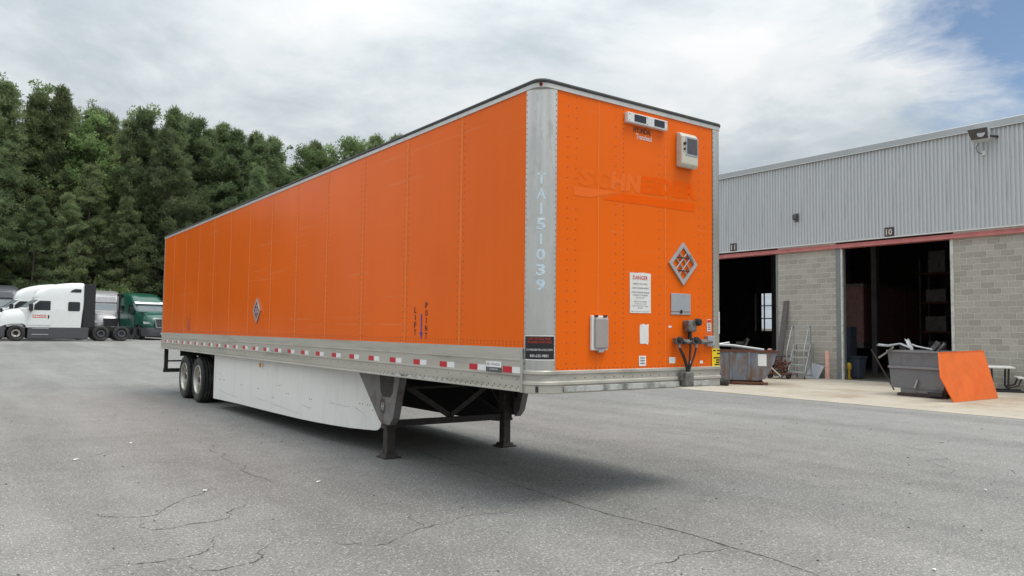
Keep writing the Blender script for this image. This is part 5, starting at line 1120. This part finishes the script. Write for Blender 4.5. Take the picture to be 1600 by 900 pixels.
def shrub(seed, h=4.0, width=2.0):
    r = np.random.default_rng(seed); mb = MB(); C = []; R = []
    for k in range(16):
        a = r.random()*2*PI; l = width*r.random()**0.6; p1 = Vector((math.cos(a)*l, math.sin(a)*l, h*r.uniform(0.15, 1.0)*(1-0.35*l/width)))
        mb.tube([(0.1*math.cos(a), 0.1*math.sin(a), 0), (p1.x*0.5, p1.y*0.5, p1.z*0.6), p1], [0.04, 0.025, 0.008], 4, False)
        for j in range(6): c = p1*r.uniform(0.6, 1.0); C.append((c.x+r.normal(0, .3), c.y+r.normal(0, .3), max(0.2, c.z+r.normal(0, .3)))); R.append(r.uniform(0.3, 0.6))
    v, f = leaf_cloud(np.array(C), np.array(R), 60, 0.16, 0.8, 0.8)
    return mb.mesh('stems', 'bark', True), cloud_mesh('foliage', v, f, 'leaves')
PINES = [pine(11, 20, 0.14, 2.6), pine(12, 20, 0.22, 3.0), pine(13, 20, 0.08, 2.4), pine(14, 20, 0.34, 3.2), pine(15, 20, 0.12, 2.2)]
BROAD = [broadleaf(21, 20, 0.14, 3.8), broadleaf(22, 20, 0.2, 4.2), broadleaf(23, 20, 0.10, 3.4), broadleaf(24, 20, 0.24, 3.9)]
SHRUBS = [shrub(31, 5.0, 2.2), shrub(32, 4.0, 2.0), shrub(33, 6.5, 2.4)]
sil = [(-40,22),(-2.46,22.4),(-1.58,22.7),(0.3,22.1),(2.4,22.8),(4.6,22.1),(6.2,21.2),(8.0,22.1),(11,22.9),(14.2,21.5),(17.2,22),(19.5,21.4),(21.5,19.2),(23.8,20.3),(26.3,20.3),(29.9,21.4),(33,22.6),(60,22)]
def hill(x):
    for (a, ha), (b, hb) in zip(sil, sil[1:]):
        if a <= x <= b: return lerp(ha, hb, (x-a)/(b-a))
    return 22
trees = []
def add_tree(x, y, h, kind, lab):
    src = (PINES if kind == 'p' else BROAD)[random.randrange(5 if kind == 'p' else 4)]
    t = thing('pine_tree' if kind == 'p' else 'broadleaf_tree', lab, 'tree', (x, y, gz(x, y)), random.random()*6.28, 'trees behind the yard')
    s = h/20.0; w = s*random.uniform(0.9, 1.2); t.scale = (w, w, s)
    link('trunk', src[0], t); link('crown', src[1], t); trees.append((x, y, t, kind))
def at70(x, y): return -4.35+(x+4.35)*75.5/(y+5.5)
k = 0
for row, (y0, step, frac) in enumerate(((71.0, 2.6, 0.80), (75.0, 2.5, 1.0), (79.0, 3.0, 0.98), (84.0, 3.8, 0.95))):
    x = -13.0-row*2
    while x < 42+row*4:
        xx = x+random.uniform(-0.8, 0.8); yy = y0+random.uniform(-1.3, 1.3)
        top = (hill(at70(xx, yy))-1.7)*(yy+5.5)/75.5+1.7-gz(xx, yy)
        h = top*(frac*(random.uniform(0.93, 1.01) if at70(xx, yy) < 20 else random.uniform(1.0, 1.05)) if row != 0 else random.uniform(0.5, 0.9))
        xr = at70(xx, yy)
        kind = 'b' if (xr < 5 and random.random() < 0.33) or (xr > 21.5 and random.random() < 0.85) or random.random() < 0.15 else 'p'
        add_tree(xx, yy, h, kind, None); x += step
# labels: place along the wood seen from the yard
trees.sort(key=lambda q: at70(q[0], q[1]))
E_rows = ('front row', 'second row', 'third row', 'back row')
cnt = {}
def ordinal(c): return '%d%s' % (c, 'th' if 10 < c < 20 else {1: 'st', 2: 'nd', 3: 'rd'}.get(c % 10, 'th'))
for x, y, t, kd in trees:
    r_ = 0 if y < 73.1 else 1 if y < 77.6 else 2 if y < 83 else 3
    c_ = cnt[r_, kd] = cnt.get((r_, kd), 0)+1
    od = ordinal(c_)
    w_ = 'pine' if kd == 'p' else 'broadleaf tree'
    t['label'] = '%s %s in the %s of the wood, %s from the left' % ('dark green' if kd == 'p' else 'lighter green', w_, E_rows[r_], od)
SH = []
x = -12.0
while x < 42:
    SH.append((x+random.uniform(-0.5, 0.5), 68.7+random.uniform(-0.5, 1.2))); x += 1.9
for i, (x, y) in enumerate(SH):
    src = SHRUBS[random.randrange(3)]; t = thing('shrub', 'leafy shrub at the foot of the wood, %s shrub from the left' % ordinal(i+1), 'shrub', (x, y, gz(x, y)), random.random()*6.28, 'shrubs along the edge of the wood')
    s = random.uniform(0.7, 1.25); t.scale = (s, s, s); link('stems', src[0], t); link('foliage', src[1], t)
# far wood closing the view between the trunks
n = 5200; C = np.stack([rng.uniform(-35, 75, n), rng.uniform(90, 96, n), 15*rng.random(n)**1.3+0.3], axis=1)
v, f = leaf_cloud(C, rng.uniform(0.8, 1.5, n), 40, 0.5, 0.9)
o = link('far_wood', cloud_mesh('far_wood', v, f, 'needles')); tag(o, 'dense dark foliage deep in the wood behind the trunks', 'woodland', None, 'stuff'); o.location.z = 1.0
